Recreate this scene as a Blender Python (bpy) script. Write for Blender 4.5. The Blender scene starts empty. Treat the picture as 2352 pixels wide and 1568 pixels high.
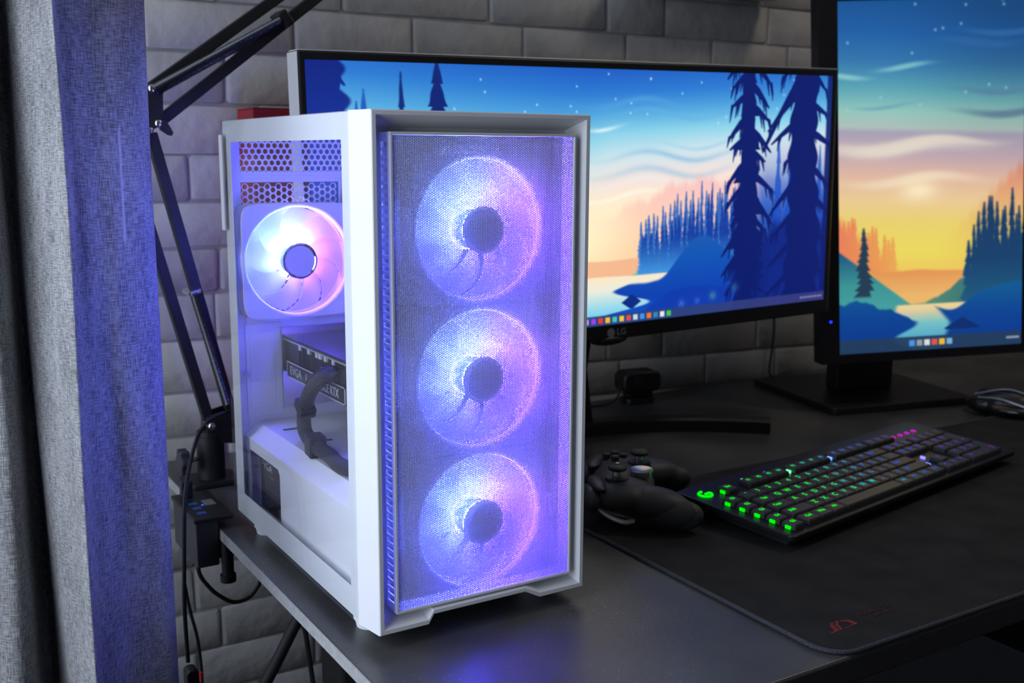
import bpy, math, random
import numpy as np
from mathutils import Vector, Matrix, Euler

random.seed(7)
rng = np.random.default_rng(7)
scene = bpy.context.scene
COL = scene.collection
PI = math.pi

# ------------------------------------------------------------------ camera
CAM = np.array([-0.330884, -0.740455, 0.396889])
YAW, PITCH, ROLL = 0.5499423, 0.1739837, 0.0045871
FPX = 2452.05                       # focal length in pixels of the 2352 px frame
_f = np.array([math.sin(YAW)*math.cos(PITCH), math.cos(YAW)*math.cos(PITCH), -math.sin(PITCH)])
_r = np.array([math.cos(YAW), -math.sin(YAW), 0.0])
_u = np.cross(_r, _f)
RT = _r*math.cos(ROLL) + _u*math.sin(ROLL)
UP = -_r*math.sin(ROLL) + _u*math.cos(ROLL)
FW = _f
cam_data = bpy.data.cameras.new('camera')
cam = bpy.data.objects.new('camera', cam_data)
COL.objects.link(cam)
cam_data.sensor_width = 36.0
cam_data.lens = FPX/2352.0*36.0
cam_data.clip_start = 0.01
cam_data.dof.use_dof = True
cam_data.dof.focus_distance = 0.90
cam_data.dof.aperture_fstop = 9.0
m3 = Matrix((RT, UP, -FW)).transposed()
cam.matrix_world = Matrix.Translation(Vector(CAM)) @ m3.to_4x4()
scene.camera = cam

def ray(x, y):
    return FW + RT*(x-1176)/FPX - UP*(y-784)/FPX
def px_z(x, y, z=0.0):              # pixel -> point on a horizontal surface
    d = ray(x, y); return CAM + d*(z-CAM[2])/d[2]
def px_y(x, y, yy):                 # pixel -> point on a plane parallel to the brick wall
    d = ray(x, y); return CAM + d*(yy-CAM[1])/d[1]
def px_x(x, y, xx):                 # pixel -> point on a plane parallel to the case side
    d = ray(x, y); return CAM + d*(xx-CAM[0])/d[0]

# ------------------------------------------------------------------ view, world, daylight
vs = scene.view_settings
vs.view_transform = 'Standard'
vs.look = 'None'
vs.exposure = 0.0
vs.gamma = 1.0
vs.use_curve_mapping = False
world = bpy.data.worlds.new('world')
scene.world = world
world.use_nodes = True
world.node_tree.nodes['Background'].inputs['Color'].default_value = (0.62, 0.74, 0.95, 1)
world.node_tree.nodes['Background'].inputs['Strength'].default_value = 0.8

WIN_Y0, WIN_Y1, WIN_Z0, WIN_Z1 = -0.52, 0.52, -0.08, 1.20
XL = -0.64                          # inner face of the window wall
lamp = bpy.data.lights.new('window_daylight', 'AREA')
lamp.shape = 'RECTANGLE'
lamp.size = WIN_Z1-WIN_Z0
lamp.size_y = WIN_Y1-WIN_Y0
lamp.energy = 12.5
lamp.color = (0.77, 0.85, 1.0)
lo = bpy.data.objects.new('window_daylight', lamp)
lo.location = (XL-0.03, (WIN_Y0+WIN_Y1)/2, (WIN_Z0+WIN_Z1)/2)
lo.rotation_euler = (0, -PI/2, 0)
COL.objects.link(lo)

# ------------------------------------------------------------------ colour and materials
def lin(c):
    c = np.asarray(c, dtype=float)
    return np.where(c <= 0.04045, c/12.92, ((c+0.055)/1.055)**2.4)
def L8(r, g, b):
    return tuple(float(v) for v in lin(np.array([r, g, b])/255.0))

MATS = {}
def mat(name, color, rough=0.5, metal=0.0, var=0.10, scale=40.0, bump=0.0, bscale=None,
        stretch=(1, 1, 1), spec=0.5, coat=0.0):
    """Principled material whose colour and relief are broken up by procedural noise."""
    if name in MATS: return MATS[name]
    m = bpy.data.materials.new(name); m.use_nodes = True
    nt = m.node_tree; N = nt.nodes; Lk = nt.links
    b = N['Principled BSDF']
    b.inputs['Roughness'].default_value = rough
    b.inputs['Metallic'].default_value = metal
    b.inputs['Specular IOR Level'].default_value = spec
    b.inputs['Coat Weight'].default_value = coat
    tc = N.new('ShaderNodeTexCoord')
    mp = N.new('ShaderNodeMapping'); mp.inputs['Scale'].default_value = stretch
    Lk.new(tc.outputs['Object'], mp.inputs['Vector'])
    nz = N.new('ShaderNodeTexNoise'); nz.inputs['Scale'].default_value = scale
    nz.inputs['Detail'].default_value = 4
    Lk.new(mp.outputs['Vector'], nz.inputs['Vector'])
    rp = N.new('ShaderNodeValToRGB')
    c = np.array(color[:3])
    rp.color_ramp.elements[0].position = 0.3
    rp.color_ramp.elements[1].position = 0.7
    rp.color_ramp.elements[0].color = (*np.clip(c*(1-var), 0, 1), 1)
    rp.color_ramp.elements[1].color = (*np.clip(c*(1+var), 0, 1), 1)
    Lk.new(nz.outputs['Fac'], rp.inputs['Fac'])
    Lk.new(rp.outputs['Color'], b.inputs['Base Color'])
    if bump > 0:
        n2 = N.new('ShaderNodeTexNoise'); n2.inputs['Scale'].default_value = bscale or scale
        n2.inputs['Detail'].default_value = 5
        Lk.new(mp.outputs['Vector'], n2.inputs['Vector'])
        bp = N.new('ShaderNodeBump'); bp.inputs['Strength'].default_value = bump
        bp.inputs['Distance'].default_value = 0.002
        Lk.new(n2.outputs['Fac'], bp.inputs['Height'])
        Lk.new(bp.outputs['Normal'], b.inputs['Normal'])
    MATS[name] = m
    return m

def emit(name, color, strength=1.0, sampled=True):
    if name in MATS: return MATS[name]
    m = bpy.data.materials.new(name); m.use_nodes = True
    nt = m.node_tree; nt.nodes.clear()
    o = nt.nodes.new('ShaderNodeOutputMaterial'); e = nt.nodes.new('ShaderNodeEmission')
    e.inputs['Color'].default_value = (*color[:3], 1); e.inputs['Strength'].default_value = strength
    nt.links.new(e.outputs[0], o.inputs[0])
    if not sampled: m.cycles.emission_sampling = 'NONE'
    MATS[name] = m
    return m

def glass_mat(name, tint, refl=1.0, rough=0.0):
    m = bpy.data.materials.new(name); m.use_nodes = True
    nt = m.node_tree; nt.nodes.clear()
    o = nt.nodes.new('ShaderNodeOutputMaterial'); mx = nt.nodes.new('ShaderNodeMixShader')
    t = nt.nodes.new('ShaderNodeBsdfTransparent'); g = nt.nodes.new('ShaderNodeBsdfGlossy')
    fr = nt.nodes.new('ShaderNodeLayerWeight')          # Schlick curve, the same from both faces
    pw = nt.nodes.new('ShaderNodeMath'); pw.operation = 'POWER'; pw.inputs[1].default_value = 5.0
    ml = nt.nodes.new('ShaderNodeMath'); ml.operation = 'MULTIPLY_ADD'; ml.inputs[1].default_value = 0.9*refl; ml.inputs[2].default_value = 0.035*refl
    t.inputs['Color'].default_value = (*tint, 1); g.inputs['Roughness'].default_value = rough
    nt.links.new(fr.outputs['Facing'], pw.inputs[0]); nt.links.new(pw.outputs[0], ml.inputs[0]); nt.links.new(ml.outputs[0], mx.inputs[0])
    nt.links.new(t.outputs[0], mx.inputs[1]); nt.links.new(g.outputs[0], mx.inputs[2])
    nt.links.new(mx.outputs[0], o.inputs[0])
    return m

def translucent_mat(name, color, trans=0.5, clear=0.0):
    m = bpy.data.materials.new(name); m.use_nodes = True
    nt = m.node_tree; nt.nodes.clear()
    o = nt.nodes.new('ShaderNodeOutputMaterial')
    d = nt.nodes.new('ShaderNodeBsdfDiffuse'); t = nt.nodes.new('ShaderNodeBsdfTranslucent')
    c = nt.nodes.new('ShaderNodeBsdfTransparent')
    for s in (d, t): s.inputs['Color'].default_value = (*color, 1)
    m1 = nt.nodes.new('ShaderNodeMixShader'); m1.inputs[0].default_value = trans
    m2 = nt.nodes.new('ShaderNodeMixShader'); m2.inputs[0].default_value = clear
    nt.links.new(d.outputs[0], m1.inputs[1]); nt.links.new(t.outputs[0], m1.inputs[2])
    nt.links.new(m1.outputs[0], m2.inputs[1]); nt.links.new(c.outputs[0], m2.inputs[2])
    nt.links.new(m2.outputs[0], o.inputs[0])
    return m

WHITE = mat('case_white', (0.80, 0.81, 0.83), 0.42, var=0.02, scale=15)
STEELW = mat('painted_steel_white', (0.76, 0.77, 0.80), 0.5, var=0.02, scale=15)
BLACKP = mat('black_plastic', (0.012, 0.012, 0.014), 0.42, var=0.2)
BLACKM = mat('black_metal', (0.011, 0.011, 0.012), 0.55, 0.0, var=0.2)
BLACKR = mat('black_rubber', (0.014, 0.014, 0.016), 0.55, var=0.2)
DARKG = mat('dark_grey_plastic', (0.035, 0.036, 0.04), 0.45, var=0.15)
CHROME = mat('chrome', (0.75, 0.75, 0.77), 0.22, 1.0, var=0.05)
SILVER = mat('silver_plastic', (0.80, 0.81, 0.83), 0.35, 0.3, var=0.04)

# ------------------------------------------------------------------ mesh helpers
def fast_mesh(name, V, Q, smooth=False):
    """mesh from numpy vertices (n,3) and quads (m,4)"""
    me = bpy.data.meshes.new(name)
    V = np.asarray(V, dtype=np.float32); Q = np.asarray(Q, dtype=np.int32)
    me.vertices.add(len(V)); me.vertices.foreach_set('co', V.ravel())
    k = Q.shape[1]
    me.loops.add(Q.size); me.loops.foreach_set('vertex_index', Q.ravel())
    me.polygons.add(len(Q))
    me.polygons.foreach_set('loop_start', np.arange(0, Q.size, k, dtype=np.int32))
    me.update(calc_edges=True); me.validate()
    return me

class MB:
    def __init__(self): self.V = []; self.F = []
    def add(self, V, F):
        o = len(self.V); self.V += [tuple(map(float, v)) for v in V]
        self.F += [tuple(i+o for i in f) for f in F]; return self
    def box(self, x0, x1, y0, y1, z0, z1):
        V = [(x0,y0,z0),(x1,y0,z0),(x1,y1,z0),(x0,y1,z0),(x0,y0,z1),(x1,y0,z1),(x1,y1,z1),(x0,y1,z1)]
        return self.add(V, [(0,3,2,1),(4,5,6,7),(0,1,5,4),(1,2,6,5),(2,3,7,6),(3,0,4,7)])
    def prism(self, poly, axis, a0, a1):
        """polygon (list of 2-tuples) pushed along an axis: x -> (y,z), y -> (x,z), z -> (x,y)"""
        def P(p, a):
            return {'x': (a, p[0], p[1]), 'y': (p[0], a, p[1]), 'z': (p[0], p[1], a)}[axis]
        n = len(poly)
        V = [P(p, a0) for p in poly]+[P(p, a1) for p in poly]
        F = [tuple(range(n))[::-1], tuple(range(n, 2*n))]
        F += [(i, (i+1) % n, n+(i+1) % n, n+i) for i in range(n)]
        return self.add(V, F)
    def loft(self, loops, closed=True, cap0=False, cap1=False):
        n = len(loops[0]); V = [p for l in loops for p in l]; F = []
        for k in range(len(loops)-1):
            for i in range(n if closed else n-1):
                j = (i+1) % n
                F.append((k*n+i, k*n+j, (k+1)*n+j, (k+1)*n+i))
        if cap0: F.append(tuple(range(n))[::-1])
        if cap1: F.append(tuple(range((len(loops)-1)*n, len(loops)*n)))
        return self.add(V, F)
    def tube(self, pts, r, n=10, caps=True, r1=None):
        P = [Vector(p) for p in pts]; m = len(P)
        T = [(P[min(i+1, m-1)]-P[max(i-1, 0)]).normalized() for i in range(m)]
        a = Vector((0, 0, 1)) if abs(T[0].z) < 0.9 else Vector((1, 0, 0))
        nrm = T[0].cross(a).normalized(); loops = []
        for i in range(m):
            nrm = (nrm-T[i]*nrm.dot(T[i])).normalized(); bi = T[i].cross(nrm)
            rr = r if r1 is None else r+(r1-r)*i/(m-1)
            if callable(r): rr = r(i/(m-1))
            loops.append([P[i]+(nrm*math.cos(2*PI*k/n)+bi*math.sin(2*PI*k/n))*rr for k in range(n)])
        return self.loft(loops, True, caps, caps)
    def cyl(self, c0, c1, r, n=24, r1=None):
        return self.tube([c0, c1], r, n, True, r1)
    def bar(self, p0, p1, w, h, side=(0, 1, 0)):
        """rectangular bar from p0 to p1, h along `side`"""
        p0, p1 = Vector(p0), Vector(p1); t = (p1-p0).normalized(); s = Vector(side)
        s = (s-t*s.dot(t)).normalized(); q = t.cross(s)
        L = []
        for p in (p0, p1):
            L.append([p+s*h/2+q*w/2, p-s*h/2+q*w/2, p-s*h/2-q*w/2, p+s*h/2-q*w/2])
        return self.loft(L, True, True, True)
    def ell(self, c, r, nu=20, nv=12, rot=None):
        c = Vector(c); V = []; F = []
        for j in range(nv+1):
            th = PI*j/nv
            for i in range(nu):
                ph = 2*PI*i/nu
                v = Vector((r[0]*math.sin(th)*math.cos(ph), r[1]*math.sin(th)*math.sin(ph), r[2]*math.cos(th)))
                if rot: v = rot @ v
                V.append(c+v)
        for j in range(nv):
            for i in range(nu):
                k = (i+1) % nu
                F.append((j*nu+i, (j+1)*nu+i, (j+1)*nu+k, j*nu+k))
        return self.add(V, F)
    def mesh(self, name, smooth=0):
        me = bpy.data.meshes.new(name)
        me.from_pydata(self.V, [], self.F); me.update(); me.validate()
        if smooth:
            me.polygons.foreach_set('use_smooth', [True]*len(me.polygons))
            me.set_sharp_from_angle(angle=math.radians(smooth))
        return me
    def build(self, name, m, parent=None, loc=None, smooth=0, bevel=0.0, seg=2):
        return place(self.mesh(name, smooth), name, m, parent, loc, bevel, seg)

def place(me, name, m, parent=None, loc=None, bevel=0.0, seg=2):
    if m is not None and not me.materials: me.materials.append(m)
    o = bpy.data.objects.new(name, me); COL.objects.link(o)
    if parent: o.parent = parent
    if loc is not None: o.location = loc
    if bevel:
        b = o.modifiers.new('bevel', 'BEVEL'); b.width = bevel; b.segments = seg
        b.limit_method = 'ANGLE'; b.angle_limit = math.radians(40); b.harden_normals = False
    return o

def empty(name, loc=(0, 0, 0), rot=(0, 0, 0)):
    o = bpy.data.objects.new(name, None); COL.objects.link(o)
    o.location = loc; o.rotation_euler = rot; o.empty_display_size = 0.05
    return o
def tag(o, label, cat, group=None, kind=None):
    o['label'] = label; o['category'] = cat
    if group: o['group'] = group
    if kind: o['kind'] = kind
    return o
def struct(o):
    o['kind'] = 'structure'; return o

def remesh(o, voxel, smooth_it=6):
    r = o.modifiers.new('remesh', 'REMESH'); r.mode = 'VOXEL'; r.voxel_size = voxel; r.use_smooth_shade = True
    s = o.modifiers.new('smooth', 'SMOOTH'); s.factor = 0.5; s.iterations = smooth_it

def rrect(x0, x1, y0, y1, r, n=5):
    P = []
    for cx, cy, a in ((x1-r, y1-r, 0), (x0+r, y1-r, 90), (x0+r, y0+r, 180), (x1-r, y0+r, 270)):
        for k in range(n+1):
            t = math.radians(a+90*k/n); P.append((cx+r*math.cos(t), cy+r*math.sin(t)))
    return P

def spline(pts, n=8):
    P = [np.array(p, dtype=float) for p in pts]; out = []
    Q = [2*P[0]-P[1]]+P+[2*P[-1]-P[-2]]
    for i in range(1, len(Q)-2):
        for k in range(n):
            t = k/n; a, b, c, d = Q[i-1], Q[i], Q[i+1], Q[i+2]
            out.append(0.5*((2*b)+(c-a)*t+(2*a-5*b+4*c-d)*t*t+(3*b-a-3*c+d)*t**3))
    out.append(P[-1]); return out

def text_mesh(body, size, extrude=0.0, align='CENTER', bold=0.0):
    cu = bpy.data.curves.new('lettering', 'FONT'); cu.body = body; cu.size = size
    cu.extrude = extrude; cu.align_x = align; cu.align_y = 'CENTER'; cu.resolution_u = 2; cu.offset = bold
    o = bpy.data.objects.new('lettering', cu); COL.objects.link(o)
    dg = bpy.context.evaluated_depsgraph_get()
    me = bpy.data.meshes.new_from_object(o.evaluated_get(dg))
    bpy.data.objects.remove(o); bpy.data.curves.remove(cu)
    return me

def hexcells(cx, cz, pitch, hole, flat=True, sides=6):
    """perforated sheet cells round centres (arrays): front ring, hole wall; returns V (x,y,z) with y 0..1, quads"""
    n = len(cx); R = pitch/math.sqrt(3)
    a = np.arange(6)*PI/3+(0 if flat else PI/6)
    ox, oz = R*np.cos(a), R*np.sin(a); ix, iz = hole*np.cos(a), hole*np.sin(a)
    V = np.zeros((n, 18, 3), dtype=np.float32)
    V[:, 0:6, 0] = cx[:, None]+ox; V[:, 0:6, 2] = cz[:, None]+oz
    V[:, 6:12, 0] = cx[:, None]+ix; V[:, 6:12, 2] = cz[:, None]+iz
    V[:, 12:18, 0] = cx[:, None]+ix; V[:, 12:18, 2] = cz[:, None]+iz; V[:, 12:18, 1] = 1
    q = []
    for i in range(6):
        j = (i+1) % 6
        q.append((i, j, 6+j, 6+i)); q.append((6+i, 6+j, 12+j, 12+i))
    Q = np.array(q, dtype=np.int32)[None]+(np.arange(n, dtype=np.int32)*18)[:, None, None]
    return V.reshape(-1, 3), Q.reshape(-1, 4)
def hexgrid(x0, x1, z0, z1, pitch, flat=True):
    s = pitch*math.sqrt(3)/2
    C = []
    if flat:
        k = 0; x = x0
        while x <= x1+1e-9:
            z = z0+(pitch/2 if k % 2 else 0)
            zz = np.arange(z, z1+1e-9, pitch)
            C.append(np.stack([np.full_like(zz, x), zz], 1)); x += s; k += 1
    else:
        k = 0; z = z0
        while z <= z1+1e-9:
            xx = np.arange(x0+(pitch/2 if k % 2 else 0), x1+1e-9, pitch)
            C.append(np.stack([xx, np.full_like(xx, z)], 1)); z += s; k += 1
    C = np.concatenate(C); return C[:, 0], C[:, 1]

# ------------------------------------------------------------------ the room
FLOOR_Z = -0.74
YW = 0.645                          # face of the bricks
M_FLOOR = mat('floor_boards', (0.05, 0.042, 0.036), 0.5, var=0.2, scale=6)
M_PAINT = mat('grey_wall_paint', (0.34, 0.34, 0.345), 0.8, var=0.05, scale=5, bump=0.1)
M_CEIL = mat('ceiling_paint', (0.60, 0.60, 0.60), 0.85, var=0.03, scale=5)
XR, YF, ZC = 2.5, -2.3, 1.65
struct(MB().box(XL-0.1, XR, YF, YW+0.1, FLOOR_Z-0.05, FLOOR_Z).build('floor', M_FLOOR))
struct(MB().box(XL-0.1, XR, YF, YW+0.1, ZC, ZC+0.05).build('ceiling', M_CEIL))
struct(MB().box(XR, XR+0.08, YF, YW+0.1, FLOOR_Z, ZC).build('wall_right', M_PAINT))
struct(MB().box(XL-0.1, XR, YF-0.08, YF, FLOOR_Z, ZC).build('wall_front', M_PAINT))
wl = MB()
wl.box(XL-0.1, XL, YF, WIN_Y0, FLOOR_Z, ZC).box(XL-0.1, XL, WIN_Y1, YW+0.1, FLOOR_Z, ZC)
wl.box(XL-0.1, XL, WIN_Y0, WIN_Y1, FLOOR_Z, WIN_Z0).box(XL-0.1, XL, WIN_Y0, WIN_Y1, WIN_Z1, ZC)
struct(wl.build('wall_left', mat('dark_wall_paint', (.10, .10, .11), .8, var=.05, scale=5)))
M_FRAME = mat('window_frame_white', (0.7, 0.7, 0.7), 0.4, var=0.02)
wf = MB(); fw_ = 0.05; xa, xb = XL-0.085, XL-0.05
wf.box(xa, xb, WIN_Y0, WIN_Y1, WIN_Z0, WIN_Z0+fw_).box(xa, xb, WIN_Y0, WIN_Y1, WIN_Z1-fw_, WIN_Z1)
wf.box(xa, xb, WIN_Y0, WIN_Y0+fw_, WIN_Z0+fw_, WIN_Z1-fw_).box(xa, xb, WIN_Y1-fw_, WIN_Y1, WIN_Z0+fw_, WIN_Z1-fw_)
ym = (WIN_Y0+WIN_Y1)/2
wf.box(xa, xb, ym-0.02, ym+0.02, WIN_Z0+fw_, WIN_Z1-fw_)
win = struct(wf.build('window_1', M_FRAME))
M_PANE = glass_mat('window_glass', (0.95, 0.97, 0.97))
for a, b in ((WIN_Y0+fw_, ym-0.02), (ym+0.02, WIN_Y1-fw_)):
    MB().box(XL-0.070, XL-0.066, a, b, WIN_Z0+fw_, WIN_Z1-fw_).build('pane', M_PANE, win)

# white-painted brick wall: mortar bed plus one object per brick
def brick_material():
    m = bpy.data.materials.new('white_brick'); m.use_nodes = True
    nt = m.node_tree; N = nt.nodes; Lk = nt.links; b = N['Principled BSDF']
    b.inputs['Roughness'].default_value = 0.75
    g = N.new('ShaderNodeNewGeometry')
    n1 = N.new('ShaderNodeTexNoise'); n1.inputs['Scale'].default_value = 14; n1.inputs['Detail'].default_value = 6
    n2 = N.new('ShaderNodeTexNoise'); n2.inputs['Scale'].default_value = 60; n2.inputs['Detail'].default_value = 6
    oi = N.new('ShaderNodeObjectInfo')
    for n in (n1, n2): Lk.new(g.outputs['Position'], n.inputs['Vector'])
    rp = N.new('ShaderNodeValToRGB')
    rp.color_ramp.elements[0].position = 0.25; rp.color_ramp.elements[0].color = (0.36, 0.35, 0.34, 1)
    rp.color_ramp.elements[1].position = 0.7; rp.color_ramp.elements[1].color = (0.50, 0.49, 0.48, 1)
    Lk.new(n1.outputs['Fac'], rp.inputs['Fac'])
    hs = N.new('ShaderNodeHueSaturation')
    mr = N.new('ShaderNodeMapRange'); mr.inputs['To Min'].default_value = 0.90; mr.inputs['To Max'].default_value = 1.08
    Lk.new(oi.outputs['Random'], mr.inputs['Value']); Lk.new(mr.outputs[0], hs.inputs['Value'])
    Lk.new(rp.outputs['Color'], hs.inputs['Color']); Lk.new(hs.outputs['Color'], b.inputs['Base Color'])
    bp = N.new('ShaderNodeBump'); bp.inputs['Strength'].default_value = 0.5; bp.inputs['Distance'].default_value = 0.004
    mx = N.new('ShaderNodeMath'); mx.operation = 'ADD'
    Lk.new(n1.outputs['Fac'], mx.inputs[0]); Lk.new(n2.outputs['Fac'], mx.inputs[1])
    Lk.new(mx.outputs[0], bp.inputs['Height']); Lk.new(bp.outputs['Normal'], b.inputs['Normal'])
    return m
M_BRICK = brick_material()
M_MORTAR = mat('mortar', (0.33, 0.325, 0.32), 0.9, var=0.1, scale=50, bump=0.4)
wall_back = struct(MB().box(XL-0.1, XR, YW+0.003, YW+0.1, FLOOR_Z, ZC).build('wall_back', M_MORTAR))
ZL = [(.89, 0), (.828, 0), (.767, 0), (.706, 0), (.645, 0), (.583, 0), (.5225, 0), (.4575, 0), (.394, 0), (.335, 0),
      (.276, 0), (.2175, -.01), (.157, -.022), (.088, -.036), (.030, -.034), (-.031, -.02), (-.092, 0), (-.154, 0),
      (-.2175, 0), (-.2765, 0), (-.338, 0), (-.40, 0)]
ANCH = {4: [.25, .478, .688, .804, 1.03], 5: [-.012, .181, .3545, .536, .727, .905, 1.08], 6: [.087], 8: [.036],
        12: [.70, .817, 1.035], 13: [.915], 18: [.051]}
X0B, X1B = -0.36, 1.62
def brick(x0, x1, zt, zb, st, sb):
    g = 0.0020; d = 0.0036; j = lambda s: random.uniform(-s, s)
    def z(line, slope, x): return line+slope*x
    out = [(x0+g+j(.0012), z(zb, sb, x0)+g+j(.0012)), (x1-g+j(.0012), z(zb, sb, x1)+g+j(.0012)),
           (x1-g+j(.0012), z(zt, st, x1)-g+j(.0012)), (x0+g+j(.0012), z(zt, st, x0)-g+j(.0012))]
    # cut corners give the worn, rounded outline
    O = []
    for k in range(4):
        p, a, b = np.array(out[k]), np.array(out[k-1]), np.array(out[(k+1) % 4])
        c = random.uniform(.0015, .004)
        O.append(p+(a-p)/np.linalg.norm(a-p)*c); O.append(p+(b-p)/np.linalg.norm(b-p)*c)
    cen = sum(O)/8
    I = [p+(cen-p)/np.linalg.norm(cen-p)*d for p in O]
    yf = YW+j(.0006)
    mb = MB().loft([[(p[0], YW+.0032, p[1]) for p in O], [(p[0], YW+.0014, p[1]) for p in O],
                    [(p[0], yf, p[1]) for p in I]], True, False, True)
    mb.build('brick', M_BRICK, wall_back, smooth=50)
for r in range(len(ZL)-1):
    (zt, st), (zb, sb) = ZL[r], ZL[r+1]
    J = list(ANCH.get(r, [])) or [random.uniform(.0, .18)]
    while J[0] > X0B: J.insert(0, J[0]-random.uniform(.165, .205))
    while J[-1] < X1B: J.append(J[-1]+random.uniform(.165, .205))
    for a, b in zip(J[:-1], J[1:]):
        brick(a, b, zt, zb, st, sb)

# ------------------------------------------------------------------ desk
def desk_material():
    m = bpy.data.materials.new('slate_laminate'); m.use_nodes = True
    nt = m.node_tree; N = nt.nodes; Lk = nt.links; b = N['Principled BSDF']
    g = N.new('ShaderNodeTexCoord')
    n1 = N.new('ShaderNodeTexNoise'); n1.inputs['Scale'].default_value = 7; n1.inputs['Detail'].default_value = 8
    n2 = N.new('ShaderNodeTexNoise'); n2.inputs['Scale'].default_value = 260; n2.inputs['Detail'].default_value = 3
    v = N.new('ShaderNodeTexVoronoi'); v.voronoi_dimensions = '2D'; v.inputs['Scale'].default_value = 75
    for n in (n1, n2, v): Lk.new(g.outputs['Object'], n.inputs['Vector'])
    rp = N.new('ShaderNodeValToRGB')
    rp.color_ramp.elements[0].position = 0.3; rp.color_ramp.elements[0].color = (0.036, 0.037, 0.040, 1)
    rp.color_ramp.elements[1].position = 0.75; rp.color_ramp.elements[1].color = (0.105, 0.104, 0.100, 1)
    Lk.new(n1.outputs['Fac'], rp.inputs['Fac'])
    # sparse dust specks
    rs = N.new('ShaderNodeValToRGB')
    rs.color_ramp.elements[0].position = 0.035; rs.color_ramp.elements[0].color = (1, 1, 1, 1)
    rs.color_ramp.elements[1].position = 0.06; rs.color_ramp.elements[1].color = (0, 0, 0, 1)
    Lk.new(v.outputs['Distance'], rs.inputs['Fac'])
    r3 = N.new('ShaderNodeValToRGB')
    r3.color_ramp.elements[0].position = 0.50; r3.color_ramp.elements[0].color = (0, 0, 0, 1)
    r3.color_ramp.elements[1].position = 0.62; r3.color_ramp.elements[1].color = (1, 1, 1, 1)
    Lk.new(n1.outputs['Fac'], r3.inputs['Fac'])
    mu = N.new('ShaderNodeMath'); mu.operation = 'MULTIPLY'
    Lk.new(rs.outputs['Color'], mu.inputs[0]); Lk.new(r3.outputs['Color'], mu.inputs[1])
    mx = N.new('ShaderNodeMix'); mx.data_type = 'RGBA'
    Lk.new(mu.outputs[0], mx.inputs['Factor']); Lk.new(rp.outputs['Color'], mx.inputs['A'])
    mx.inputs['B'].default_value = (0.34, 0.34, 0.34, 1)
    Lk.new(mx.outputs['Result'], b.inputs['Base Color'])
    mr = N.new('ShaderNodeMapRange'); mr.inputs['To Min'].default_value = 0.24; mr.inputs['To Max'].default_value = 0.44
    Lk.new(n1.outputs['Fac'], mr.inputs['Value']); Lk.new(mr.outputs[0], b.inputs['Roughness'])
    bp = N.new('ShaderNodeBump'); bp.inputs['Strength'].default_value = 0.15; bp.inputs['Distance'].default_value = 0.001
    Lk.new(n2.outputs['Fac'], bp.inputs['Height']); Lk.new(bp.outputs['Normal'], b.inputs['Normal'])
    return m
M_DESK = desk_material()
M_EDGE = mat('lit_edge_band', (0.36, 0.365, 0.36), 0.55, var=0.15, scale=180)  # paler than the top: window light on this end is put into the colour
DX0, DX1, DY0, DY1 = -0.027, 1.72, -0.200, 0.640
desk = tag(empty('desk', (0, 0, FLOOR_Z)), 'long dark slate laminate desk carrying the white case', 'desk')
Z = -FLOOR_Z                       # desk top height in the desk's own space
MB().box(DX0+.001, DX1, DY0+.001, DY1, Z-.012, Z).build('desk_top', M_DESK, desk, bevel=.0012)
MB().box(DX0, DX0+.001, DY0, DY1, Z-.012, Z-.0006).build('edge_band', M_EDGE, desk)
MB().box(DX0+.01, DX1, DY0, DY0+.02, Z-.0245, Z-.0008).build('front_rail', mat('desk_rail', (.04, .04, .041), .5, var=.15, scale=60), desk, bevel=.002)
for xx, yy in ((.034, .17), (.34, .50), (1.62, .17), (1.62, .52)):
    MB().box(xx, xx+.055, yy, yy+.055, 0, Z-.012).build('leg', BLACKM, desk, bevel=.004)

# ------------------------------------------------------------------ drawer unit in the shade below the desk
du = tag(empty('drawer_unit', (.80, -.18, FLOOR_Z)), 'dark drawer cabinet in the shade under the desk', 'cabinet')
M_DU = mat('charcoal_board', (0.028, 0.030, 0.036), 0.5, var=0.1)
hz = -FLOOR_Z-.180
MB().box(0, .40, .004, .48, .03, hz).build('body', M_DU, du, bevel=.002)
for k in range(3):
    z0 = .04+k*(hz-.05)/3
    d = MB().box(.006, .394, -.014, .003, z0, z0+(hz-.05)/3-.006).build('drawer', M_DU, du, bevel=.002)
    MB().box(.14, .26, -.028, -.015, z0+.12, z0+.132).build('handle', BLACKM, d, bevel=.002)
for xx in (.02, .35):
    for yy in (.03, .43): MB().cyl((xx+.015, yy, 0), (xx+.015, yy, .03), .014, 12).build('foot', BLACKR, du)

# ------------------------------------------------------------------ the white computer case
CW, CD, ZB, ZT = 0.199, 0.361, 0.014, 0.429      # front rim width, depth, bottom and top
case = tag(empty('pc_case', (0, 0, 0)), 'white computer tower with glass side and glowing mesh front on the desk', 'computer')

# front panel: bevelled rim round a recess, notched at the bottom
def rimloop(x0, x1, z0, z1, y, lift, cut=0.0):
    return [(x0, y, z0), (.044+cut, y, z0), (.0490+cut, y, z0+lift), (.138-cut, y, z0+lift), (.153-cut, y, z0), (x1, y, z0), (x1, y, z1), (x0, y, z1)]
rim = MB().loft([rimloop(-.005, CW+.005, ZB, ZT, .031, .008), rimloop(0, CW, ZB, ZT, .0006, .008), rimloop(.0008, CW-.0008, ZB+.0008, ZT-.0008, 0, .008),
                 rimloop(.0038, CW-.0038, ZB+.004, ZT-.0036, 0, .0075), rimloop(.0115, CW-.0115, ZB+.0125, ZT-.0125, .021, .001),
                 rimloop(.021, CW-.021, ZB+.0165, ZT-.0175, .024, 0)])
rim.build('front_panel', WHITE, case, smooth=35)
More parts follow.
